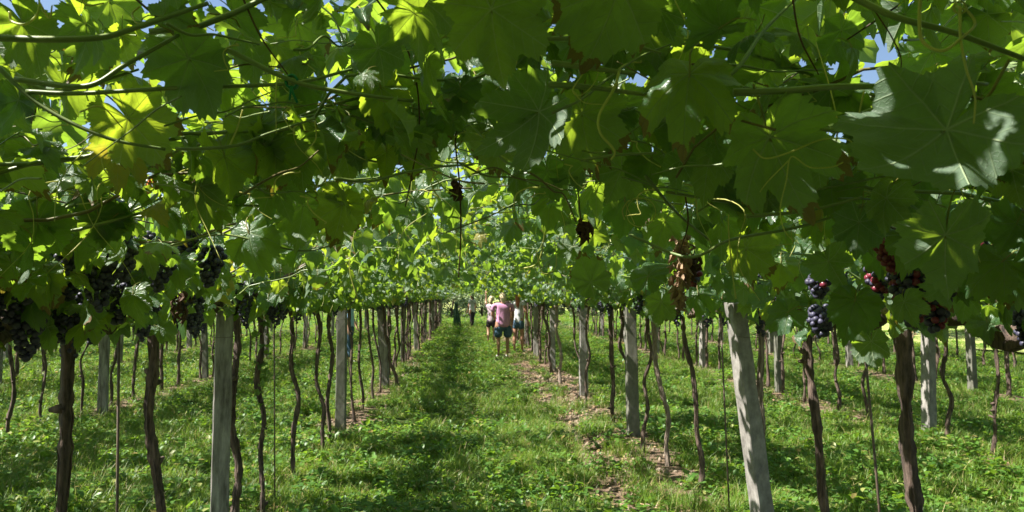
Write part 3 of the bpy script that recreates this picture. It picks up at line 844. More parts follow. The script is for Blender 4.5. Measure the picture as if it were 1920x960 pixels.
def grass_material(name, c_lo, c_hi, dry, tr, drychance=0.12):
    m, nt, N, L = new_mat(name); b = NB(nt)
    tint = b.n('ShaderNodeAttribute', attribute_name='tint'); oi = b.n('ShaderNodeObjectInfo'); geo = b.n('ShaderNodeNewGeometry')
    rnd = b.m('FRACT', b.m('ADD', oi.outputs['Random'], tint.outputs['Fac']))
    zone = b.noise(geo.outputs['Position'], 0.8, 3)
    f = b.m('MULTIPLY_ADD', zone, 1.6, b.m('MULTIPLY_ADD', rnd, 0.6, -0.55), clamp=True)
    col = b.mix(f, c_lo, c_hi)
    d = b.m('GREATER_THAN', rnd, 1 - drychance)
    col = b.mix(d, col, dry)
    pr = b.n('ShaderNodeBsdfPrincipled'); b.l(col, pr.inputs['Base Color']); pr.inputs['Roughness'].default_value = 0.45; pr.inputs['Specular IOR Level'].default_value = 0.4
    t = b.n('ShaderNodeBsdfTranslucent'); trc = b.mix(d, tr, (0.5, 0.4, 0.15)); b.l(trc, t.inputs['Color'])
    mx = b.n('ShaderNodeMixShader'); mx.inputs[0].default_value = 0.35; b.l(pr.outputs[0], mx.inputs[1]); b.l(t.outputs[0], mx.inputs[2])
    out = b.n('ShaderNodeOutputMaterial'); b.l(mx.outputs[0], out.inputs['Surface'])
    return m
M_GRASS = grass_material('grass_blades', (0.052, 0.115, 0.017), (0.16, 0.26, 0.034), (0.38, 0.32, 0.14), (0.30, 0.46, 0.04))
M_WEED = grass_material('weed_leaves', (0.030, 0.090, 0.018), (0.11, 0.22, 0.035), (0.24, 0.27, 0.08), (0.30, 0.50, 0.035), 0.10)
M_LITTER = simple_mat('fallen_leaves', (0.12, 0.06, 0.035), (0.44, 0.30, 0.18), 1.5, 0.85, 0.0, detail=1)

def scatter(name, pts, rots, scales, idxs, sources, label, cat):
    """one object: its points carry copies of the source meshes (geometry nodes)"""
    me = bpy.data.meshes.new(name); n = len(pts)
    me.vertices.add(n); me.vertices.foreach_set('co', np.asarray(pts, np.float32).ravel())
    a = me.attributes.new('rot', 'FLOAT_VECTOR', 'POINT'); a.data.foreach_set('vector', np.asarray(rots, np.float32).ravel())
    a = me.attributes.new('scl', 'FLOAT_VECTOR', 'POINT'); a.data.foreach_set('vector', np.asarray(scales, np.float32).ravel())
    a = me.attributes.new('idx', 'INT', 'POINT'); a.data.foreach_set('value', np.asarray(idxs, np.int32))
    o = link(name, me); tag(o, label, cat, kind='stuff')
    src = bpy.data.collections.new(name + '_kinds')
    for i, sm in enumerate(sources):
        so = bpy.data.objects.new('%s_kind_%02d' % (name, i), sm); src.objects.link(so)
    ng = bpy.data.node_groups.new(name + '_scatter', 'GeometryNodeTree')
    ng.interface.new_socket('Geometry', in_out='INPUT', socket_type='NodeSocketGeometry')
    ng.interface.new_socket('Geometry', in_out='OUTPUT', socket_type='NodeSocketGeometry')
    gi = ng.nodes.new('NodeGroupInput'); go = ng.nodes.new('NodeGroupOutput')
    ci = ng.nodes.new('GeometryNodeCollectionInfo'); ci.inputs['Collection'].default_value = src
    ci.inputs['Separate Children'].default_value = True; ci.inputs['Reset Children'].default_value = True
    ip = ng.nodes.new('GeometryNodeInstanceOnPoints'); ip.inputs['Pick Instance'].default_value = True
    def named(nm, ty):
        q = ng.nodes.new('GeometryNodeInputNamedAttribute'); q.data_type = ty; q.inputs['Name'].default_value = nm; return q.outputs['Attribute']
    ng.links.new(gi.outputs[0], ip.inputs['Points']); ng.links.new(ci.outputs[0], ip.inputs['Instance'])
    ng.links.new(named('idx', 'INT'), ip.inputs['Instance Index'])
    er = ng.nodes.new('FunctionNodeEulerToRotation'); ng.links.new(named('rot', 'FLOAT_VECTOR'), er.inputs[0]); ng.links.new(er.outputs[0], ip.inputs['Rotation'])
    ng.links.new(named('scl', 'FLOAT_VECTOR'), ip.inputs['Scale']); ng.links.new(ip.outputs[0], go.inputs[0])
    md = o.modifiers.new('scatter', 'NODES'); md.node_group = ng
    return o

def build_grass():
    src = []
    for s in range(3):
        V, T, tn = blade_patch(s, 150, 0.03, 0.085, 0.0042, 0.15); src.append(mesh_np('tuft', V, T, True, [M_GRASS], attrs={'tint': tn}))      # short mown
    for s in range(3):
        V, T, tn = blade_patch(10 + s, 110, 0.06, 0.18, 0.005, 0.14, lean=0.8); src.append(mesh_np('tuft', V, T, True, [M_GRASS], attrs={'tint': tn}))   # longer
    wsrc = []
    for s in range(4):
        V, T, tn = weed_patch(20 + s, 70, 0.032, 0.15, 0.07); wsrc.append(mesh_np('weed', V, T, True, [M_WEED], attrs={'tint': tn}))
    for s in range(2):
        V, T, tn = weed_patch(30 + s, 46, 0.062, 0.13, 0.16); wsrc.append(mesh_np('weed', V, T, True, [M_WEED], attrs={'tint': tn}))
    rs = np.random.RandomState(3); gp, gr, gs, gi_ = [], [], [], []; wp, wr, ws, wi = [], [], [], []
    zones = [(2.2, 9, -6.5, 7.5, 0.13), (9, 18, -13, 15, 0.22), (18, 36, -20, 24, 0.42), (36, 70, -34, 45, 0.85)]
    for (y0, y1, xa, xb, st) in zones:
        for y in np.arange(y0, y1, st):
            for x in np.arange(xa, xb, st):
                px, py = x + rs.uniform(-.5, .5) * st, y + rs.uniform(-.5, .5) * st
                if abs(px) > py * 0.80 + 1.5: continue
                so = soilness(px, py) if px < 13 else 0
                if rs.rand() < (so - 0.18) * 1.35: continue
                z = ground_height(px, py) - 0.005 if (abs(px) < 45 and py < 62) else -0.05
                k = max(1.0, st / 0.22) * rs.uniform(0.75, 1.25)
                zf = noise.noise(Vector((px * 0.5, py * 0.4, 9.0)))
                long = zf > 0.12 or (px < -1.9 and rs.rand() < 0.35) or rs.rand() < 0.22
                hz = (1 if st < 0.3 else 0.62) * rs.uniform(0.75, 1.2)
                if rs.rand() < 0.80:
                    gp.append((px, py, z)); gr.append((rs.uniform(-.12, .12), rs.uniform(-.12, .12), rs.uniform(0, 6.28))); gs.append((k, k, k * hz)); gi_.append((3 if long else 0) + rs.randint(3))
                wprob = 0.58 + (0.30 if px < -1.9 else 0) + (0.1 if px > 6 else 0)
                if rs.rand() < wprob:
                    wp.append((px, py, z)); wr.append((rs.uniform(-.15, .15), rs.uniform(-.15, .15), rs.uniform(0, 6.28))); ws.append((k, k, k * hz)); wi.append(rs.randint(4) if rs.rand() < 0.62 else 4 + rs.randint(2))
    scatter('grass', gp, gr, gs, gi_, src, 'short green grass covering the alleys between the vine rows', 'grass')
    scatter('weeds', wp, wr, ws, wi, wsrc, 'low broad-leaved weeds and clover mixed through the grass', 'weeds')
    # fallen dry leaves and clods, thickest on the bare strip by the right row
    V, T = [], []
    lp = []
    for i in range(9000):
        y = rs.uniform(2.4, 26); 
        x = rs.choice([rs.normal(1.35, .35), rs.uniform(-2.2, 1.6), rs.normal(5.0, .5), rs.normal(-1.5, .35), rs.normal(-4.9, .4)], p=[.50, .14, .14, .12, .10])
        if soilness(x, y) < 0.25 and rs.rand() < 0.55: continue
        lp.append((x, y))
    rad = []
    for (x, y) in lp:
        s = rs.uniform(0.008, 0.028); a = rs.uniform(0, 6.28); z = ground_height(x, y) + rs.uniform(0.004, 0.03)
        u = np.array([math.cos(a), math.sin(a), rs.uniform(-.4, .4)]) * s; w = np.array([-math.sin(a), math.cos(a), rs.uniform(-.4, .4)]) * s * rs.uniform(.5, .9); c = np.array([x, y, z]); b0 = len(V)
        V += [c - u, c - w + [0, 0, s * .3], c + u * 1.1, c + w + [0, 0, s * rs.uniform(0, .5)], c + [0, 0, s * .1]]
        T += [(b0, b0 + 1, b0 + 4), (b0 + 1, b0 + 2, b0 + 4), (b0 + 2, b0 + 3, b0 + 4), (b0 + 3, b0, b0 + 4)]
    tag(link('leaf_litter', mesh_np('leaf_litter', V, T, True, [M_LITTER])), 'brown fallen leaves scattered on the bare strips under the rows', 'leaf litter', kind='stuff')
    # clods
    V1, T1 = ico_np(1); parts = []
    for i in range(1500):
        y = rs.uniform(2.4, 16); x = rs.choice([rs.normal(1.4, .35), rs.normal(-1.5, .3), rs.normal(5.0, .4)], p=[.65, .2, .15]); s = rs.uniform(0.006, 0.028)
        parts.append((V1 * s * rs.uniform(.6, 1.3, (1, 3)) * (1 + 0.2 * rs.uniform(-1, 1, (len(V1), 1))) + [x, y, ground_height(x, y) + s * .2], T1))
    V, T = join_np(parts)
    tag(link('soil_clods', mesh_np('soil_clods', V, T, False, [simple_mat('soil_clod', (0.12, 0.085, 0.06), (0.34, 0.27, 0.20), 20, 0.95, 0.3)])), 'small clods and stones on the bare earth strip beside the right row', 'clods', kind='stuff')
build_grass()

# ------------------------------------------------------------------ beyond the vineyard: field, hill, trees
def sheet(name, x0, x1, y0, y1, z, n, mat, amp=0.0, hfun=None):
    xs = np.linspace(x0, x1, n); ys = np.linspace(y0, y1, n)
    V = [(x, y, z + (hfun(x, y) if hfun else 0)) for y in ys for x in xs]
    idx = np.arange(n * n).reshape(n, n); a, b_, c, d = idx[:-1, :-1].ravel(), idx[:-1, 1:].ravel(), idx[1:, 1:].ravel(), idx[1:, :-1].ravel()
    T = np.concatenate([np.stack([a, b_, c], 1), np.stack([a, c, d], 1)])
    return tag(link(name, mesh_np(name, V, T, True, [mat])), kind='structure')
M_HAY = simple_mat('hay_field', (0.16, 0.22, 0.05), (0.36, 0.37, 0.12), 0.6, 0.95, 0.6, detail=8, bdist=0.1)
sheet('field', 14.5, 160, 4, 60, 0.10, 60, M_HAY, hfun=lambda x, y: 0.12 * noise.noise(Vector((x * .2, y * .2, 0))))
sheet('field', -150, 160, 66, 200, 0.10, 70, M_HAY, hfun=lambda x, y: 0.25 * noise.noise(Vector((x * .1, y * .1, 0))) + max(0, y - 90) * 0.03)
M_HILL = simple_mat('wooded_hill', (0.030, 0.055, 0.022), (0.075, 0.115, 0.045), 0.05, 0.95, 1.0, detail=10, bdist=3.0)
def hillf(x, y):
    t = max(0, min(1, (y - 230) / 260)); return t * (34 + 26 * math.sin(x * 0.006 + 0.9) + 10 * noise.noise(Vector((x * .01, y * .01, 2)))) + t * 3.0 * noise.noise(Vector((x * .06, y * .06, 5)))
sheet('hill', -500, 560, 225, 520, -0.6, 110, M_HILL, hfun=hillf)

M_TREELEAF = leaf_material('tree_leaf', (0.045, 0.085, 0.022), (0.08, 0.12, 0.05), (0.30, 0.45, 0.05), 0.03, 0.3, 0.55)
M_TREEBARK = simple_mat('tree_bark', (0.06, 0.045, 0.035), (0.20, 0.16, 0.12), 6, 0.9, 0.8, (3, 3, 0.8), bdist=0.03)
def tree_meshes(seed, H, R, n=3800):
    rs = np.random.RandomState(seed)
    parts = [tube(smooth_path([(0, 0, -0.2), (0.1 * rs.randn(), 0.1 * rs.randn(), H * .3), (0.3 * rs.randn(), 0.3 * rs.randn(), H * .75)], 12), np.linspace(H * .028, H * .008, 12), 9, .12, seed)]
    cl = []
    for i in range(26):
        a = rs.uniform(0, 6.28); t = rs.uniform(0.25, 0.95); rr_ = R * math.sin(min(1, (t - .1) * 1.25) * math.pi * .85 + .25) * rs.uniform(.45, 1)
        c = np.array([math.cos(a) * rr_, math.sin(a) * rr_, H * t]); cl.append((c, R * rs.uniform(.22, .42)))
        if i < 12: parts.append(tube(smooth_path([(0, 0, H * t * .55), c * [.5, .5, .8], c], 8), np.linspace(H * .01, H * .003, 8), 5, .1, i))
    V, T, tn, pl = [], [], [], []
    for i in range(n):
        c, r = cl[rs.randint(len(cl))]; d = rs.randn(3); d /= np.linalg.norm(d); p = c + d * r * rs.uniform(.5, 1) ** .5 * [1, 1, .75]
        s = H * rs.uniform(.014, .028); u = rs.randn(3); u /= np.linalg.norm(u); w = np.cross(u, rs.randn(3)); w /= np.linalg.norm(w); b0 = len(V)
        V += [p - u * s, p - w * s * .6 + d * s * .2, p + u * s, p + w * s * .6 + d * s * .2]; T += [(b0, b0 + 1, b0 + 2), (b0, b0 + 2, b0 + 3)]; tn += [rs.rand()] * 4; pl += [(0, .1, 0)] * 4
    return mesh_np('trunk', *join_np(parts), True, [M_TREEBARK]), mesh_np('crown', V, T, False, [M_TREELEAF], attrs={'tint': tn, 'leafplane': pl})
TREES = [tree_meshes(s, 9 + s, 3.6 + .4 * s) for s in range(3)]
def tree(x, y, k, s, label, z=0):
    t = empty('tree', (x, y, z), label, 'tree', 'trees beyond the vineyard')
    t.rotation_euler = (0, 0, x * 1.7); t.scale = (s, s, s)
    a, c = TREES[k]; link('trunk', a, t); o = link('crown', c, t)
    return t
tree(19.0, 26.0, 2, 1.25, 'tall pale green tree glimpsed through the leaves at the upper right corner')
TL = ['at the far end, left of the alley', 'at the far end, straight beyond the alley', 'at the far end, right of the alley']
for i, (x, y, k, s) in enumerate([(-14, 78, 0, 1.1), (-7, 84, 1, 1.0), (-1.5, 92, 2, 1.0), (5.5, 96, 0, 1.1), (14, 88, 1, 1.2), (24, 80, 2, 1.0), (34, 76, 0, 1.2), (44, 66, 1, 1.3), (50, 52, 2, 1.2), (-24, 70, 1, 1.2), (-36, 64, 2, 1.1), (40, 36, 1, .9)]):
    names = ['round tree beyond the vines, left of the far end', 'bushy tree just left of the far end of the alley', 'tall tree straight beyond the far end of the alley', 'rounded tree right of the alley end', 'broad tree across the pale field, right of the alley end',
             'tall tree across the pale field at the right', 'rounded tree in the line at the right edge of the pale field', 'large tree far right behind the pale field', 'tall tree behind the third right row', 'bushy tree far behind the left rows', 'tall tree at the far left behind the rows', 'smaller tree in the pale field at far right']
    tree(x, y, k, s, names[i])
# bushes that close the view at the alley's end
for i, (x, y, k, s) in enumerate([(-5.2, 50, 0, .34), (-3.1, 52, 1, .33), (-1.2, 50.5, 2, .30), (0.9, 52, 0, .34), (3.0, 50, 1, .32), (5.3, 51.5, 2, .33), (7.6, 50, 0, .36)]):
    t = tree(x, y, k, s, ['leftmost low bush across the far end of the alley', 'second low bush from the left across the alley end', 'low bush just left of centre across the alley end', 'middle low bush straight beyond the alley end', 'low bush just right of centre across the alley end', 'second low bush from the right across the alley end', 'rightmost low bush across the far end of the alley'][i], -0.5)
    t.name = 'bush'; t['category'] = 'bush'; t['group'] = 'bushes across the far end of the alley'; t.scale = (s * 1.15, s * 1.15, s)
# dark green net and pale screen at the far end of the alley
def net():
    V, T = [], []
    nx, nz = 14, 12
    for j in range(nz + 1):
        for i in range(nx + 1):
            V.append((i * 0.055 * (1 - .72 * j / nz) + .12 * (j / nz) - .1, 0.05 * math.sin(i * 1.1) + 0.03 * math.sin(j), 1.6 * j / nz - 0.02 * math.sin(i) * j / nz * (nz - j) / 6))
    for j in range(nz):
        for i in range(nx):
            a = j * (nx + 1) + i; T += [(a, a + 1, a + nx + 2), (a, a + nx + 2, a + nx + 1)]
    o = link('shade_net', mesh_np('shade_net', V, T, True, [simple_mat('green_netting', (0.03, 0.06, 0.04), (0.06, 0.10, 0.07), 12, 0.8, 0.2, trans=(0.1, 0.2, 0.12), tw=0.2)]))
    o.location = (-0.78, 38.5, -0.02); o.scale = (.62, 1, .8); o.rotation_euler = (0, 0, 0.1)
    tag(o, 'dark green net hanging at the far end of the alley', 'net')
net()

# ------------------------------------------------------------------ people
def skin_obj(name, joints, edges, mat, parent, sub=2, root=0, loc=(0, 0, 0)):
    """joints: list of (x,y,z,rx,ry); one continuous skinned surface"""
    me = bpy.data.meshes.new(name)
    me.from_pydata([j[:3] for j in joints], edges, [])
    o = link(name, me, parent, mat)
    sk = o.modifiers.new('skin', 'SKIN'); sk.use_smooth_shade = True
    if not me.skin_vertices: me.skin_vertices.new(name='')
    for i, j in enumerate(joints):
        sv = me.skin_vertices[0].data[i]; sv.radius = (j[3], j[4] if len(j) > 4 else j[3]); sv.use_root = (i == root)
    ss = o.modifiers.new('subsurf', 'SUBSURF'); ss.levels = sub; ss.render_levels = sub
    return o
M_SKIN = simple_mat('skin', (0.45, 0.25, 0.17), (0.55, 0.33, 0.24), 6, 0.5, 0.0, spec=0.4)
M_SKIN_TAN = simple_mat('tanned_skin', (0.30, 0.15, 0.10), (0.42, 0.22, 0.14), 6, 0.5, 0.0, spec=0.4)
def cloth(name, c, c2=None, rough=0.9):
    return simple_mat(name, c, c2 or tuple(q * 1.25 for q in c), 9, rough, 0.5, bdist=0.02)
M_PINK = cloth('pink_cloth', (0.42, 0.19, 0.34), (0.55, 0.28, 0.45)); M_DENIM = cloth('denim', (0.035, 0.075, 0.12), (0.06, 0.11, 0.17)); M_WHITE = cloth('white_cloth', (0.45, 0.45, 0.47), (0.58, 0.57, 0.59))
M_BLACK = cloth('black_cloth', (0.02, 0.015, 0.022), (0.045, 0.03, 0.04)); M_BLUE = cloth('light_blue_cloth', (0.26, 0.45, 0.68), (0.4, 0.58, 0.8)); M_PALEPINK = cloth('pale_pink_cloth', (0.45, 0.33, 0.42), (0.55, 0.43, 0.50))
M_BLOND = cloth('blond_hair', (0.55, 0.42, 0.26), (0.7, 0.56, 0.38), 0.6); M_AUBURN = cloth('auburn_hair', (0.20, 0.06, 0.03), (0.34, 0.12, 0.06), 0.6); M_DARKHAIR = cloth('dark_hair', (0.03, 0.02, 0.015), (0.07, 0.045, 0.03), 0.6); M_SHOE = cloth('shoe_cloth', (0.35, 0.33, 0.32), (0.6, 0.58, 0.56))
ICO2 = ico_np(3)
def make_person(x, y, rz, H, label, skin, top, bottom, hair, hairlen=0.1, bottom_len=0.3, sleeve=0.6, larm=None, rarm=None, hw=1.0, step=0.06, skirt=False, bag=False, head_turn=0.0):
    """faces local -Y; arms given as (elbow, hand) points in units of body height"""
    z0 = ground_height(x, y) if y < 60 else 0
    pr = empty('person', (x, y, z0 + 0.005), label, 'person')
    pr.rotation_euler = (0, 0, rz); pr.scale = (H, H, H)
    sh, hp = 0.108 * hw, 0.053 * hw
    la = larm or ((0.145, 0.01, 0.64), (0.150, -0.05, 0.50)); ra = rarm or ((-0.145, 0.01, 0.64), (-0.150, -0.05, 0.50))
    J = [(0, 0, .53, .078 * hw, .058 * hw), (0, .004, .62, .070 * hw, .050 * hw), (0, 0, .73, .082 * hw, .056 * hw), (0, 0, .80, .066 * hw, .045), (0, .002, .845, .028, .028), (0, -.004, .885, .030, .032)]
    E = [(0, 1), (1, 2), (2, 3), (3, 4), (4, 5)]
    def arm(s, el, ha):
        b0 = len(J); sp = (s * sh, 0, .805)
        J.extend([(*sp, .030), (*[(sp[i] + el[i]) / 2 for i in range(3)], .027), (*el, .021), (*[(el[i] * .45 + ha[i] * .55) for i in range(3)], .018), (*ha, .0125)])
        E.extend([(3, b0), (b0, b0 + 1), (b0 + 1, b0 + 2), (b0 + 2, b0 + 3), (b0 + 3, b0 + 4)])
        d = Vector(ha) - Vector(el); d.normalize(); side = d.cross(Vector((0, 1, 0.2))).normalized(); pm = Vector(ha) + d * .030
        J.append((*pm, .017, .009)); pi = len(J) - 1; E.append((b0 + 4, pi))
        nrm = d.cross(side)
        for q, ln in ((-1.5, .030), (-.5, .036), (.5, .034), (1.5, .026)):
            p1 = pm + d * .022 + side * q * .0085; p2 = p1 + d * ln * .55 + nrm * .004; p3 = p2 + d * ln * .4 + nrm * .012
            for p in (p1, p2, p3): J.append((*p, .0046))
            n_ = len(J); E.extend([(pi, n_ - 3), (n_ - 3, n_ - 2), (n_ - 2, n_ - 1)])
        t1 = Vector(ha) + d * .014 + side * -.017; t2 = t1 + d * .024 - side * .010
        J.append((*t1, .0055)); J.append((*t2, .0048)); n_ = len(J); E.extend([(b0 + 4, n_ - 2), (n_ - 2, n_ - 1)])
    arm(1, *la); arm(-1, *ra)
    for s, st in ((1, step), (-1, -step)):
        b0 = len(J)
        J.extend([(s * hp, 0, .49, .052 * hw), (s * hp * 1.05, st * .3 - .005, .38, .046 * hw), (s * hp * 1.0, st * .6 - .008, .285, .032), (s * hp * 1.0, st * .8 + .008, .20, .031), (s * hp, st, .045, .017), (s * hp * 1.05, st - .03, .022, .018, .014), (s * hp * 1.15, st - .085, .014, .018, .010)])
        E.extend([(0, b0)] + [(b0 + i, b0 + i + 1) for i in range(6)])
    skin_obj('body', J, E, skin, pr, 2, 0)
    # head: egg with brow, nose, chin, ears and eye sockets
    V, T = ICO2; V = V.copy(); Z = V[:, 2].copy(); Y = V[:, 1].copy(); X = V[:, 0].copy()
    front = np.clip(-Y, 0, 1)
    V[:, 0] *= .046 * (1 - .18 * np.clip(-Z, 0, 1)); V[:, 1] *= .056; V[:, 2] *= .066
    V[:, 1] -= .010 * np.exp(-((X / .13) ** 2) - ((Z + .12) / .2) ** 2) * (front > .5) * 1.6
    V[:, 1] += .006 * np.exp(-(((np.abs(X) - .36) / .15) ** 2) - ((Z - .05) / .12) ** 2) * front
    V[:, 1] -= .004 * np.exp(-((X / .3) ** 2) - ((Z + .78) / .2) ** 2) * front
    ears = join_np([(ico_np(1)[0] * [.007, .012, .017] + [s * .046, .006, -.004], ico_np(1)[1]) for s in (1, -1)])
    hd = link('head', mesh_np('head', *join_np([(V, T), ears]), True), pr, skin); hd.location = (0, -.008, .932); hd.rotation_euler = (0.1, 0, head_turn)
    for s in (1, -1):
        e = link('eye', mesh_np('eye', ico_np(1)[0] * [.0065, .004, .0045], ico_np(1)[1], True), hd, M_DARKHAIR); e.location = (s * .017, -.0485, .004)
    m_ = link('mouth', mesh_np('mouth', ico_np(1)[0] * [.012, .004, .003], ico_np(1)[1], True), hd, M_GRAPE_RED); m_.location = (0, -.050, -.033)
    # hair: a cap over skull and nape with an uneven edge, and length down the back
    V, T = ICO2; V = V.copy(); keep = (V[:, 2] > -.15 + np.where(V[:, 1] < 0, 1, 0) * (-V[:, 1]) * 0.75) | (V[:, 1] > 0.35)
    T2 = T[keep[T].all(axis=1)]; Vh = V * [.053, .064, .074] * (1 + .04 * np.sin(V[:, :1] * 23 + V[:, 2:] * 17))
    down = np.clip(-V[:, 2] + .1, 0, 1) * (V[:, 1] > -.1)
    Vh[:, 2] -= down * hairlen; Vh[:, 1] += down * .006
    hr = link('hair', mesh_np('hair', Vh, T2, True), pr, hair); hr.location = (0, -.004, .936); hr.rotation_euler = (0.1, 0, head_turn)
    # top with sleeves
    o = .010
    TJ = [(0, 0, .445, .092 * hw, .074 * hw), (0, .002, .53, .094 * hw, .074 * hw), (0, .004, .62, .086 * hw, .068 * hw), (0, 0, .73, .092 * hw, .066 * hw), (0, 0, .806, .070 * hw, .050)]
    TE = [(0, 1), (1, 2), (2, 3), (3, 4)]
    for s, (el, ha) in ((1, la), (-1, ra)):
        sp = Vector((s * sh, 0, .805)); e_ = Vector(el); q = sp.lerp(e_, sleeve); b0 = len(TJ)
        TJ += [(*sp, .042), (*sp.lerp(e_, sleeve * .5), .039), (*q, .036)]; TE += [(4, b0), (b0, b0 + 1), (b0 + 1, b0 + 2)]
    skin_obj('shirt', TJ, TE, top, pr, 2, 0)
    hw = min(hw, 1.18)
    BJ = [(0, 0, .56, .086 * hw, .066 * hw), (0, 0, .49, .088 * hw, .068 * hw)]; BE = [(0, 1)]
    for s, st in ((1, step), (-1, -step)):
        b0 = len(BJ); zb = .49 - bottom_len
        if bottom_len < .26: BJ += [(s * hp * 1.05, st * .15, .45, .060 * hw), (s * hp * 1.1, st * .3, zb, .060 * hw)]; BE += [(1, b0), (b0, b0 + 1)]
        else: BJ += [(s * hp * 1.05, st * .3, .38, .054 * hw), (s * hp, st * .6, .285, .042), (s * hp, st * .9, zb, .038)]; BE += [(1, b0), (b0, b0 + 1), (b0 + 1, b0 + 2)]
    skin_obj('trousers' if bottom_len > .26 else 'shorts', BJ, BE, bottom, pr, 2, 0)
    for s, st in ((1, step), (-1, -step)):
        V, T = ICO2; Vs = V * [.021, .050, .022]; Vs[:, 2] = np.clip(Vs[:, 2], -.012, 1); Vs[:, 1] -= .004
        sb = link('shoe', mesh_np('shoe', Vs, T, True), pr, M_SHOE); sb.location = (s * hp * 1.1, st - .045, .014)
    if bag:
        st_ = link('bag_strap', mesh_np('bag_strap', *tube(smooth_path([(-.10, .05, .60), (-.03, .082, .70), (.07, .07, .80), (.085, -.0, .835), (.04, -.07, .76), (-.08, -.06, .62)], 20), .006, 5), True), pr, M_BLACK)
    return pr
def at_ground(px, d): return wx(px, d, 620)
make_person(at_ground(943, 19.4), 19.4, math.pi + 0.15, 1.66, 'woman in pink shirt and dark denim shorts seen from behind on the path', M_SKIN_TAN, M_PINK, M_DENIM, M_BLOND, .045, .20, .65, hw=1.4, step=.02,
            larm=((.165, -.03, .65), (.10, -.13, .60)), rarm=((-.17, -.01, .645), (-.165, -.07, .515)), bag=False)
make_person(at_ground(972, 20.6), 20.6, math.pi - 0.5, 1.70, 'woman with long auburn hair, white top and denim shorts on the path', M_SKIN_TAN, M_WHITE, M_DENIM, M_AUBURN, .17, .13, .35, hw=.92, step=.05, head_turn=.3)
make_person(at_ground(921, 24.5), 24.5, math.pi - 0.3, 1.62, 'person in pale pink top and black shorts raising one arm to the vines', M_SKIN, M_PALEPINK, M_BLACK, M_BLOND, .03, .14, .3, larm=((.12, -.03, .90), (.115, -.02, 1.03)), rarm=((-.145, .01, .65), (-.13, -.08, .56)), step=.04)
make_person(at_ground(885, 36.0), 36.0, math.pi + 0.8, 1.68, 'dark haired person in white top and long dark trousers farthest down the path', M_SKIN_TAN, M_WHITE, M_BLACK, M_DARKHAIR, .05, .42, .5, step=.03, bag=True)
make_person(at_ground(655, 17.8), 17.8, 1.4, 1.70, 'person in light blue shirt half hidden behind the left row of vines', M_SKIN, M_BLUE, M_DENIM, M_AUBURN, .05, .42, .7, step=.04)
#HERO#
# ------------------------------------------------------------------ leaves, canes and tendrils nearest the lens
CR, CU, CB = (Vector(CAM_R.col[0]), Vector(CAM_R.col[1]), Vector(CAM_R.col[2]))
def lit_leaf(vine, px, py, d, wpx, tip, pitch=0, roll=0, under=True, var=0, name='leaf', label=None, face=None):
    a = math.radians(tip)
    t = CR * math.sin(a) - CU * math.cos(a)            # tip direction: 0 = straight down, 90 = right
    z = -CB if under else CB.copy()
    if not under and face is None: face = (-0.32, -0.80, 0.50)
    if face is not None:                               # the side towards us looks along 'face'
        f_ = Vector(face).normalized(); z = -f_ if under else f_
        t = (t - z * t.dot(z)).normalized(); pitch = roll = 0
    x = t.cross(z)
    m = Matrix(((x.x, t.x, z.x), (x.y, t.y, z.y), (x.z, t.z, z.z)))
    m = Matrix.Rotation(math.radians(roll), 3, t) @ Matrix.Rotation(math.radians(pitch), 3, x) @ m
    s = wpx * d / F_PX / 0.165
    m4 = (m @ Matrix.Scale(s, 3)).to_4x4()
    L = 0.085 * (0.8 + 0.1 * (var % 4)) + 0.02
    c = P(px, py, d) - (m4.to_3x3() @ Vector((0, L, 0.01)))
    m4.translation = c - vine.location
    o = bpy.data.objects.new(name, LEAF[0][var]); COL.objects.link(o); o.parent = vine; o.matrix_local = m4
    if label: o['label'] = label
    return o
def near_tube(vine, name, pts, r, mat, n=None, sides=7, taper=0.6, jit=0.03):
    ctrl = [tuple(P(*p) - vine.location) for p in pts]
    path = smooth_path(ctrl, n or len(ctrl) * 7)
    return link(name, mesh_np(name, *tube(path, np.linspace(r, r * taper, len(path)), sides, jit, len(path)), True), vine, mat)

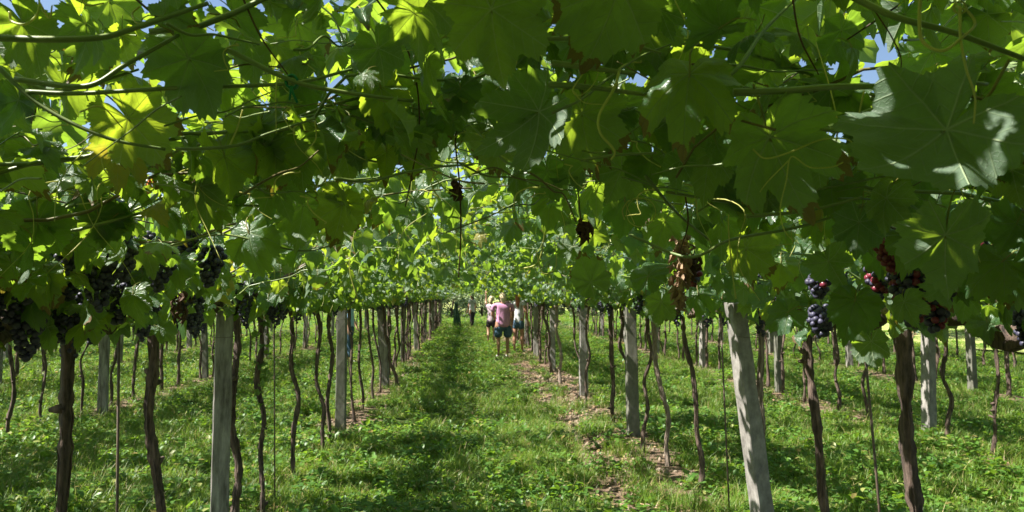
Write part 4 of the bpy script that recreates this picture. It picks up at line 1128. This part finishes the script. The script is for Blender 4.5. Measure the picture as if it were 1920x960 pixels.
for q in [  # right half: px, py, depth, width, tip, pitch, roll, underside, variant
    (1425, 30, 1.55, 150, 20, 35, 10, True, 1, None), (1500, 60, 1.7, 140, -40, 40, 0, True, 5, None), (1560, 10, 1.6, 150, 10, 35, -10, True, 3, None), (1380, -5, 1.7, 130, 60, 30, 10, True, 2, None),
    (1450, 130, 1.9, 120, 10, 30, 0, True, 0, None), (1740, 110, 1.6, 120, -30, 35, 0, True, 4, None), (1810, 50, 1.7, 130, 30, 35, 0, True, 1, None), (1890, 60, 1.7, 130, 0, 35, 10, True, 3, None), (1640, -5, 1.5, 130, 0, 40, 10, True, 0, None),
    (1745, 262, 0.86, 350, -48, 14, -38, True, 1, 'big pale leaf dappled with sun'),
    (1775, 465, 1.05, 195, 5, 25, 10, True, 3, 'leaf glowing green where the sun comes through'),
    (1868, 500, 1.5, 135, -70, -35, 20, False, 1, 'bluish sunlit leaf seen from above'),
    (1290, 165, 0.92, 220, -5, -10, 25, False, 2, 'large dark bluish leaf'),
    (1338, 62, 0.90, 125, -75, 10, -20, False, 3, None),
    (925, 45, 0.86, 215, 8, 25, -8, True, 0, 'broad olive leaf hanging at the top edge'),
    (1150, 5, 0.95, 240, -25, 40, 10, True, 1, None),
    (990, 225, 1.15, 200, -55, 30, 12, True, 2, None),
    (1095, 235, 1.22, 175, 15, 35, -15, True, 0, None),
    (1455, 285, 1.02, 245, 25, 28, 12, True, 2, 'large shaded leaf, nearly black'),
    (1330, 300, 1.4, 119, -12, 35, 0, True, 4, None),
    (1215, 70, 1.25, 132, 30, 35, 25, True, 0, None),
    (1580, 70, 1.4, 112, 20, 42, -10, True, 1, None),
    (1690, 40, 1.4, 106, -20, 45, 10, True, 5, None),
    (1850, 190, 1.25, 139, 40, 30, 20, True, 0, None),
    (1900, 330, 1.25, 99, 10, 10, 30, True, 4, None),
    (1660, 385, 1.35, 112, -10, 20, -10, True, 0, None),
    (1610, 430, 1.4, 112, -5, 20, 20, True, 3, None),
    (1500, 200, 1.35, 132, 60, 50, 0, True, 0, None),
    (1400, 90, 1.4, 125, -30, 50, 10, True, 2, None),
    (1220, 510, 1.95, 84, 175, -15, -35, False, 4, 'pale turquoise sunlit leaf'),
    (1103, 520, 1.95, 82, -150, 15, 10, True, 4, 'bright yellow-green backlit leaf'),
    (1118, 440, 2.1, 59, 60, 30, 10, True, 3, None), (1068, 466, 2.1, 48, -60, 30, 10, True, 1, None),
    (1238, 575, 2, 69, -10, 12, 10, True, 0, None), (1310, 560, 2, 66, 5, -15, 10, False, 2, None),
    (1400, 480, 1.85, 112, 5, 22, -8, True, 0, None), (1470, 590, 1.9, 79, -70, -20, -10, False, 1, None),
    (1600, 575, 1.55, 106, -15, -10, -15, False, 4, None), (1635, 650, 1.8, 76, 5, 15, 10, True, 1, None),
    (1700, 575, 1.45, 79, 25, 20, 0, True, 0, None), (1560, 500, 1.6, 99, 30, 20, 15, True, 5, None),
    (1900, 430, 1.4, 112, -30, -20, 10, False, 3, None), (1770, 545, 1.4, 79, 20, 25, 5, True, 5, None),
    (1030, 330, 1.7, 86, 20, 30, 0, True, 1, None), (960, 430, 2.2, 59, -20, -20, 10, False, 0, None), (1160, 330, 1.6, 112, -25, 30, 10, True, 3, None),
]:
    lit_leaf(RV, *q[:9], label=q[9], face={1745: (-.50, -.78, .38), 1868: (-.5, -.62, .6), 1220: (-.6, -.7, .38)}.get(q[0]))
for q in [
    (30, 140, 1.6, 150, 20, 35, 5, True, 2, None), (90, 225, 1.8, 150, -30, 40, 5, True, 5, None), (20, 260, 1.7, 150, 30, 35, 5, True, 3, None), (130, 130, 1.7, 140, 0, 35, 5, True, 0, None), (560, 60, 1.7, 140, 10, 35, 5, True, 2, None), (210, 20, 1.6, 140, 10, 35, 5, True, 1, None),
    (318, 36, 1.12, 120, 70, -25, 0, False, 3, 'bluish leaf catching the sky at the top left'),
    (365, 130, 1.18, 170, 25, 30, 12, True, 1, None),
    (255, 240, 1.25, 165, 40, 32, -8, True, 0, None),
    (238, 325, 1.6, 66, -5, 15, 30, True, 2, None),
    (712, 104, 1.30, 112, 15, 15, 10, True, 0, 'small grey-green leaf hanging point down'),
    (790, 40, 1.05, 150, 35, 30, 62, True, 2, None),
    (645, 290, 1.7, 99, 15, 28, 5, True, 0, None), (640, 395, 1.8, 99, -8, 22, 0, True, 4, None),
    (50, 60, 1.15, 139, 15, 40, 0, True, 1, None), (160, 60, 1.3, 125, -20, 45, 10, True, 2, None),
    (450, 40, 1.35, 99, 40, 40, 0, True, 0, None), (120, 170, 1.45, 119, -10, 45, 0, True, 3, None),
    (470, 450, 2.0, 120, 20, -25, 0, False, 1, 'bluish white leaf with sun on its upper face'),
    (560, 20, 1.4, 99, -30, -40, 10, False, 5, None), (440, 210, 1.7, 112, 10, 40, 10, True, 5, None),
    (70, 300, 1.7, 112, 20, 35, 0, True, 0, None), (30, 200, 1.6, 99, -30, 35, 0, True, 4, None), (150, 360, 1.8, 86, 10, -25, 10, False, 2, None),
    (400, 330, 1.8, 99, -20, 35, 5, True, 1, None), (520, 360, 1.8, 99, 25, 35, -10, True, 2, None), (310, 400, 1.9, 79, 0, -20, 15, False, 0, None),
    (560, 470, 2.2, 73, -15, -22, 5, False, 5, None), (250, 560, 2.3, 73, 10, -10, 0, False, 4, None), (90, 420, 2, 79, -20, -20, 0, False, 3, None), (60, 570, 2.2, 86, 15, -5, 10, False, 1, None),
]:
    lit_leaf(LV, *q[:9], label=q[9])

for pts, r in [
    ([(1375, 172, .97), (1470, 170, .96), (1560, 163, .95), (1690, 161, .95), (1760, 150, .97), (1850, 158, 1.0)], .0052),
    ([(1035, 118, .98), (1110, 128, .97), (1190, 138, .97)], .0046), ([(1028, 158, 1.0), (1100, 163, .99), (1215, 178, 1.0)], .0046),
    ([(1590, -10, .95), (1680, 32, .93), (1790, 62, .92), (1940, 118, .92)], .0054),
    ([(1600, 222, 1.05), (1645, 204, 1.04), (1730, 202, 1.04)], .0045), ([(1400, 405, 1.3), (1510, 395, 1.3), (1615, 370, 1.3)], .004),
    ([(1500, 240, 1.1), (1600, 246, 1.1), (1700, 250, 1.12)], .004),
    ([(1180, 440, 1.9), (1290, 482, 1.8), (1370, 450, 1.7), (1500, 425, 1.6), (1640, 380, 1.5)], .0045),
    ([(860, 20, 1.1), (985, 68, 1.05), (1060, 72, 1.03), (1130, 74, 1.0), (1218, 68, .98)], .0042),
    ([(1100, 62, 1.05), (1180, 82, 1.02), (1240, 100, 1.0)], .003), ([(1290, 200, 1.1), (1380, 130, 1.1), (1430, 60, 1.15), (1500, -10, 1.2)], .0042),
    ([(1090, 300, 1.2), (1160, 290, 1.18), (1230, 287, 1.2)], .003), ([(1210, 330, 1.5), (1270, 400, 1.6), (1330, 450, 1.7)], .004),
    ([(1250, 360, 1.5), (1400, 380, 1.6), (1560, 350, 1.5), (1660, 330, 1.4)], .0035),
]: near_tube(RV, 'shoot', pts, r, M_SHOOT)
for pts, r in [
    ([(-20, 70, 1.0), (90, 74, 1.0), (190, 70, 1.02), (260, 50, 1.05), (390, 6, 1.1)], .0052), ([(30, 148, 1.1), (160, 162, 1.08), (235, 122, 1.1), (335, 66, 1.15)], .0048),
    ([(425, 92, 1.15), (545, 150, 1.15), (640, 172, 1.17), (775, 190, 1.2)], .0046), ([(-10, 120, 1.2), (80, 200, 1.2), (200, 258, 1.2), (310, 280, 1.22)], .0042),
    ([(330, 280, 1.25), (435, 274, 1.25), (505, 250, 1.25), (592, 222, 1.3)], .0032), ([(50, 172, 1.2), (150, 175, 1.2), (330, 165, 1.2), (545, 156, 1.2), (660, 130, 1.3)], .0042),
    ([(30, 140, 1.3), (90, 170, 1.3), (165, 160, 1.35), (260, 130, 1.4)], .004), ([(600, 210, 1.7), (720, 195, 1.7), (860, 172, 1.75)], .0045), ([(560, 235, 1.6), (690, 300, 1.8), (830, 310, 1.9)], .0035),
    ([(640, 210, 1.5), (760, 250, 1.7), (900, 290, 2.0)], .003), ([(100, 400, 1.8), (170, 350, 1.7), (230, 300, 1.6)], .0035), ([(170, 430, 1.9), (260, 390, 1.9), (350, 350, 1.9)], .004),
    ([(320, 460, 2.0), (420, 440, 2.0), (560, 470, 2.0), (640, 455, 2.0)], .0035), ([(60, 560, 2.1), (110, 480, 2.1), (200, 420, 2.0)], .004), ([(380, 400, 1.8), (520, 330, 1.8), (640, 270, 1.9)], .0035),
]: near_tube(LV, 'shoot', pts, r, M_SHOOT)
def curl(cx, cy, d, r, turns, a0, drop=0):
    return [(cx + r * (1 - .35 * t / turns / 6.28) * math.cos(a0 + t), cy + r * .8 * math.sin(a0 + t) + drop * t, d) for t in np.linspace(0, turns * 6.28, int(9 * turns) + 2)]
for pts, r in [
    ([(1726, -20, .80), (1724, 45, .80), (1732, 80, .80), (1768, 95, .79), (1802, 72, .79), (1828, 46, .80), (1815, 22, .80), (1795, 12, .81), (1788, -4, .82)], .0022),
    ([(1800, 12, .80), (1801, 70, .79), (1812, 130, .79), (1828, 180, .80), (1826, 232, .81)], .0018),
    ([(1162, 130, .97), (1152, 165, .95), (1124, 215, .94), (1126, 250, .94), (1152, 282, .95), (1146, 300, .96)], .0022),
    ([(1106, 72, 1.0), (1096, 130, .97), (1074, 168, .96), (1090, 178, .96), (1118, 148, .97), (1130, 85, 1.0)], .0011),
    ([(1074, 170, .96), (1095, 192, .97), (1130, 196, .98)], .001),
    ([(1412, 280, 1.0), (1435, 297, .99), (1480, 286, .98), (1540, 262, .98), (1590, 262, .98), (1598, 285, .98), (1570, 310, .98), (1520, 314, .98), (1484, 294, .98), (1474, 340, .98), (1463, 392, .98), (1470, 430, .98), (1488, 452, .98)], .0013),
    ([(1480, 300, .98), (1440, 340, .98), (1425, 360, 1.0)], .001),
    (curl(1200, 398, 1.7, 34, 1.5, 2.6), .0014), ([(1190, 420, 1.7), (1175, 380, 1.7), (1205, 372, 1.7)], .0013), ([(975, 505, 2.0), (1008, 492, 1.98), (1022, 440, 1.95), (1030, 400, 1.95)], .002), ([(1005, 470, 2.0), (1018, 512, 1.98), (1042, 500, 1.98), (1040, 450, 1.98)], .002),
    (curl(1800, 14, .8, 14, 2.0, 0), .0012), ([(1550, 330, 1.1), (1570, 250, 1.1), (1560, 180, 1.1), (1530, 80, 1.15)], .0015), ([(1620, 170, 1.0), (1608, 240, 1.0), (1630, 262, 1.0)], .0014),
    ([(1265, 0, 1.1), (1290, 60, 1.1), (1270, 120, 1.1)], .0013), ([(1380, 560, 1.7), (1372, 500, 1.7), (1366, 420, 1.7), (1370, 360, 1.7)], .002),
]: near_tube(RV, 'tendril', pts, r, M_TENDRIL, jit=0)
for pts, r in [
    ([(18, 22, 1.0), (22, 40, 1.0), (48, 45, .99), (70, 25, .99), (74, -10, 1.0)], .0019), ([(74, 5, 1.0), (92, 34, 1.0), (98, 10, 1.0)], .0016), ([(148, -4, 1.0), (165, 10, 1.0), (195, 6, 1.0)], .0017),
    ([(262, 12, 1.1), (248, 26, 1.1), (258, 44, 1.09), (284, 38, 1.1)], .0016), ([(150, 210, 1.15), (190, 200, 1.15), (230, 240, 1.2)], .0015), ([(520, 140, 1.15), (517, 180, 1.15), (518, 250, 1.16)], .0012),
    ([(430, 275, 1.25), (445, 240, 1.25), (455, 205, 1.25)], .0016), ([(590, 222, 1.3), (592, 260, 1.3), (572, 286, 1.3)], .0014), ([(855, 165, 1.5), (920, 200, 1.5), (980, 232, 1.4), (1030, 230, 1.4)], .0014),
    ([(225, 330, 1.5), (230, 280, 1.5), (243, 225, 1.4)], .0014), ([(670, 560, 2.2), (655, 500, 2.2), (665, 430, 2.2)], .0016), ([(740, 480, 2.2), (760, 430, 2.2), (800, 400, 2.2)], .0014),
]: near_tube(LV, 'tendril', pts, r, M_TENDRIL, jit=0)
for v, pts, r in [
    (LV, [(700, -10, 1.5), (748, 60, 1.5), (778, 140, 1.5), (786, 240, 1.5), (772, 330, 1.52), (760, 388, 1.55)], .0022), (LV, [(865, 185, 1.8), (854, 260, 1.8), (862, 350, 1.82), (864, 440, 1.85), (860, 520, 1.9)], .0024),
    (LV, [(455, -5, 1.2), (490, 70, 1.2), (540, 140, 1.2)], .0018), (RV, [(1083, 330, 1.7), (1086, 380, 1.7), (1090, 420, 1.7)], .002), (RV, [(1485, -10, 1.1), (1500, 70, 1.1), (1535, 140, 1.12)], .0018),
    (RV, [(1640, 20, 1.0), (1675, 75, 1.0), (1690, 120, 1.0), (1672, 185, 1.0)], .0011), (RV, [(1285, 365, 1.6), (1290, 420, 1.6), (1275, 470, 1.7)], .002),
]: near_tube(v, 'dry_twig', pts, r, M_DRY, jit=.15)
# a loose tangle of thin side shoots under the roof
rs = np.random.RandomState(44)
for i in range(84):
    v = LV if i % 2 else RV
    px = rs.uniform(20, 900) if i % 2 else rs.uniform(900, 1880); py = rs.uniform(30, 400); d = rs.uniform(0.95, 1.9); a = rs.uniform(-.5, .5) + (math.pi if rs.rand() < .5 else 0); L_ = rs.uniform(110, 330) / d; b_ = rs.uniform(-60, 60)
    pts = [(px + L_ * t * math.cos(a), py + L_ * t * math.sin(a) + b_ * t * t + 6 * rs.randn(), d + .15 * t) for t in np.linspace(0, 1, 5)]
    near_tube(v, 'shoot', pts, rs.uniform(.0013, .0028), M_SHOOT if rs.rand() < .75 else M_SHOOT_BROWN, sides=5)
    if rs.rand() < .7:
        q = pts[3]; near_tube(v, 'tendril', [(q[0] + 24 * t * math.sin(i) + 9 * math.sin(t * 3.1), q[1] + 20 * t + 8 * math.cos(t * 2.7), q[2]) for t in np.linspace(0, 3.4, 8)], .0013, M_TENDRIL, sides=4, jit=0)
# shrivelled leaves and a dried flower-brown cluster of stalks
def shrivelled(vine, px, py, d, h, w, n, seed, mat=M_DRYLEAF, name='dry_cluster', label=None):
    rs = np.random.RandomState(seed); c = P(px, py, d) - vine.location; parts = []
    for i in range(n):
        t = rs.uniform(0, 1); a = rs.uniform(0, 6.28); q = w * (1 - .55 * t) * rs.uniform(.2, 1)
        p = np.array([c.x + q * math.cos(a), c.y + q * math.sin(a), c.z - h * t]); L = rs.uniform(.012, .04)
        parts.append(tube(smooth_path([p, p + [rs.uniform(-.014, .014), rs.uniform(-.014, .014), -L * .5], p + [rs.uniform(-.018, .018), rs.uniform(-.018, .018), -L]], 5), [.001, .0045, .006, .004, .001], 4, .4, i))
    o = link(name, mesh_np(name, *join_np(parts), False), vine, mat)
    if label: o['label'] = label
shrivelled(RV, 1276, 440, 1.9, .17, .030, 120, 1, label='dried brown cluster hanging among green leaves')
shrivelled(RV, 1095, 405, 1.75, .045, .013, 22, 2, M_DRY, 'dry_leaf'); shrivelled(LV, 856, 335, 1.8, .035, .012, 16, 3, M_DRY, 'dry_leaf'); shrivelled(LV, 276, 326, 1.9, .025, .016, 14, 4, simple_mat('orange_dry_leaf', (.5, .12, .03), (.6, .2, .06), 10, .8, 0), 'dry_leaf')
shrivelled(RV, 1290, 470, 1.95, .06, .04, 40, 6, M_DRY, 'dry_leaf'); shrivelled(LV, 340, 545, 2.4, .08, .03, 24, 7, M_DRY, 'dry_leaf')
# green plastic tie where two canes cross
c = P(546, 152, 1.15) - LV.location
loop = [(c.x + .009 * math.cos(a), c.y + .003 * a / 6.28, c.z + .010 * math.sin(a)) for a in np.linspace(0, 19, 40)]
V, T = join_np([tube(loop, .0024, 5), tube([(c.x, c.y, c.z - .008), (c.x + .004, c.y, c.z - .022), (c.x + .010, c.y, c.z - .034)], .0022, 5), tube([(c.x, c.y, c.z - .008), (c.x - .002, c.y, c.z - .03)], .0018, 5)])
link('plastic_tie', mesh_np('plastic_tie', V, T, True), LV, M_TIE)
# leaves added above the camera, mostly unseen, to keep the close leaves in shade
for vine, xa, xb, seed in ((LV, -1.7, -0.1, 71), (RV, -0.1, 1.6, 72)):
    rs = np.random.RandomState(seed); ms = []
    while len(ms) < (850 if vine is LV else 1250):
        x, y, z = rs.uniform(xa, xb), rs.uniform(-0.6, 4.2), rs.uniform(2.06, 2.55)
        if (y < 1.7 and z < 1.72 + 0.335 * max(0, y)) or (y > 1.7 and rs.rand() < (.96 if x < .4 else .88)): continue
        ms.append(leaf_matrix((x - vine.location.x, y - vine.location.y, z - vine.location.z), rs.uniform(0, 6.28), rs.uniform(-.2, .8), rs.uniform(-.4, .4), rs.uniform(.5, .9)))
    f = link('foliage', merge_leaves(ms, 2, seed), vine); f['kind'] = 'stuff'
# grape bunches close to the camera
def near_bunch(vine, px, py, d, seed, n=46, length=.16, width=.05, red=0.0):
    return bunch_individual(vine, P(px, py, d) - vine.location, seed, n, length, width, red)
for i, q in enumerate([(1668, 425, 1.85, 34, .09, .035, .95), (1700, 475, 1.9, 66, .17, .055, .35), (1750, 490, 1.95, 54, .16, .05, .15), (1655, 470, 2.1, 30, .12, .04, .6), (1832, 430, 2.0, 14, .06, .03, .5), (1885, 440, 1.9, 20, .07, .035, .95),
                       (1540, 560, 2.4, 34, .10, .045, .0), (1300, 490, 2.2, 12, .05, .025, .7), (1890, 600, 2.3, 12, .05, .03, .0), (1835, 585, 2.4, 14, .05, .03, .0), (1530, 500, 2.3, 22, .07, .035, .1)]):
    near_bunch(RV, *q[:3], 500 + i, int(q[3] * 1.7), *q[4:])
for i, q in enumerate([(140, 405, 2.0), (85, 440, 2.0), (30, 395, 1.95), (220, 425, 2.1), (275, 420, 2.2), (352, 400, 2.2), (180, 480, 2.1), (120, 470, 2.0), (60, 500, 2.0), (310, 450, 2.3), (215, 520, 2.2), (20, 460, 2.0), (400, 450, 2.5), (255, 490, 2.2)]):
    near_bunch(LV, q[0], q[1], q[2] + (.38 if i % 3 else .12), 600 + i, 58, .13, .045, 0)
o = bpy.data.objects.new('unripe_grape', BERRY[2]); COL.objects.link(o); o.parent = RV; o.location = P(1904, 295, .95) - RV.location
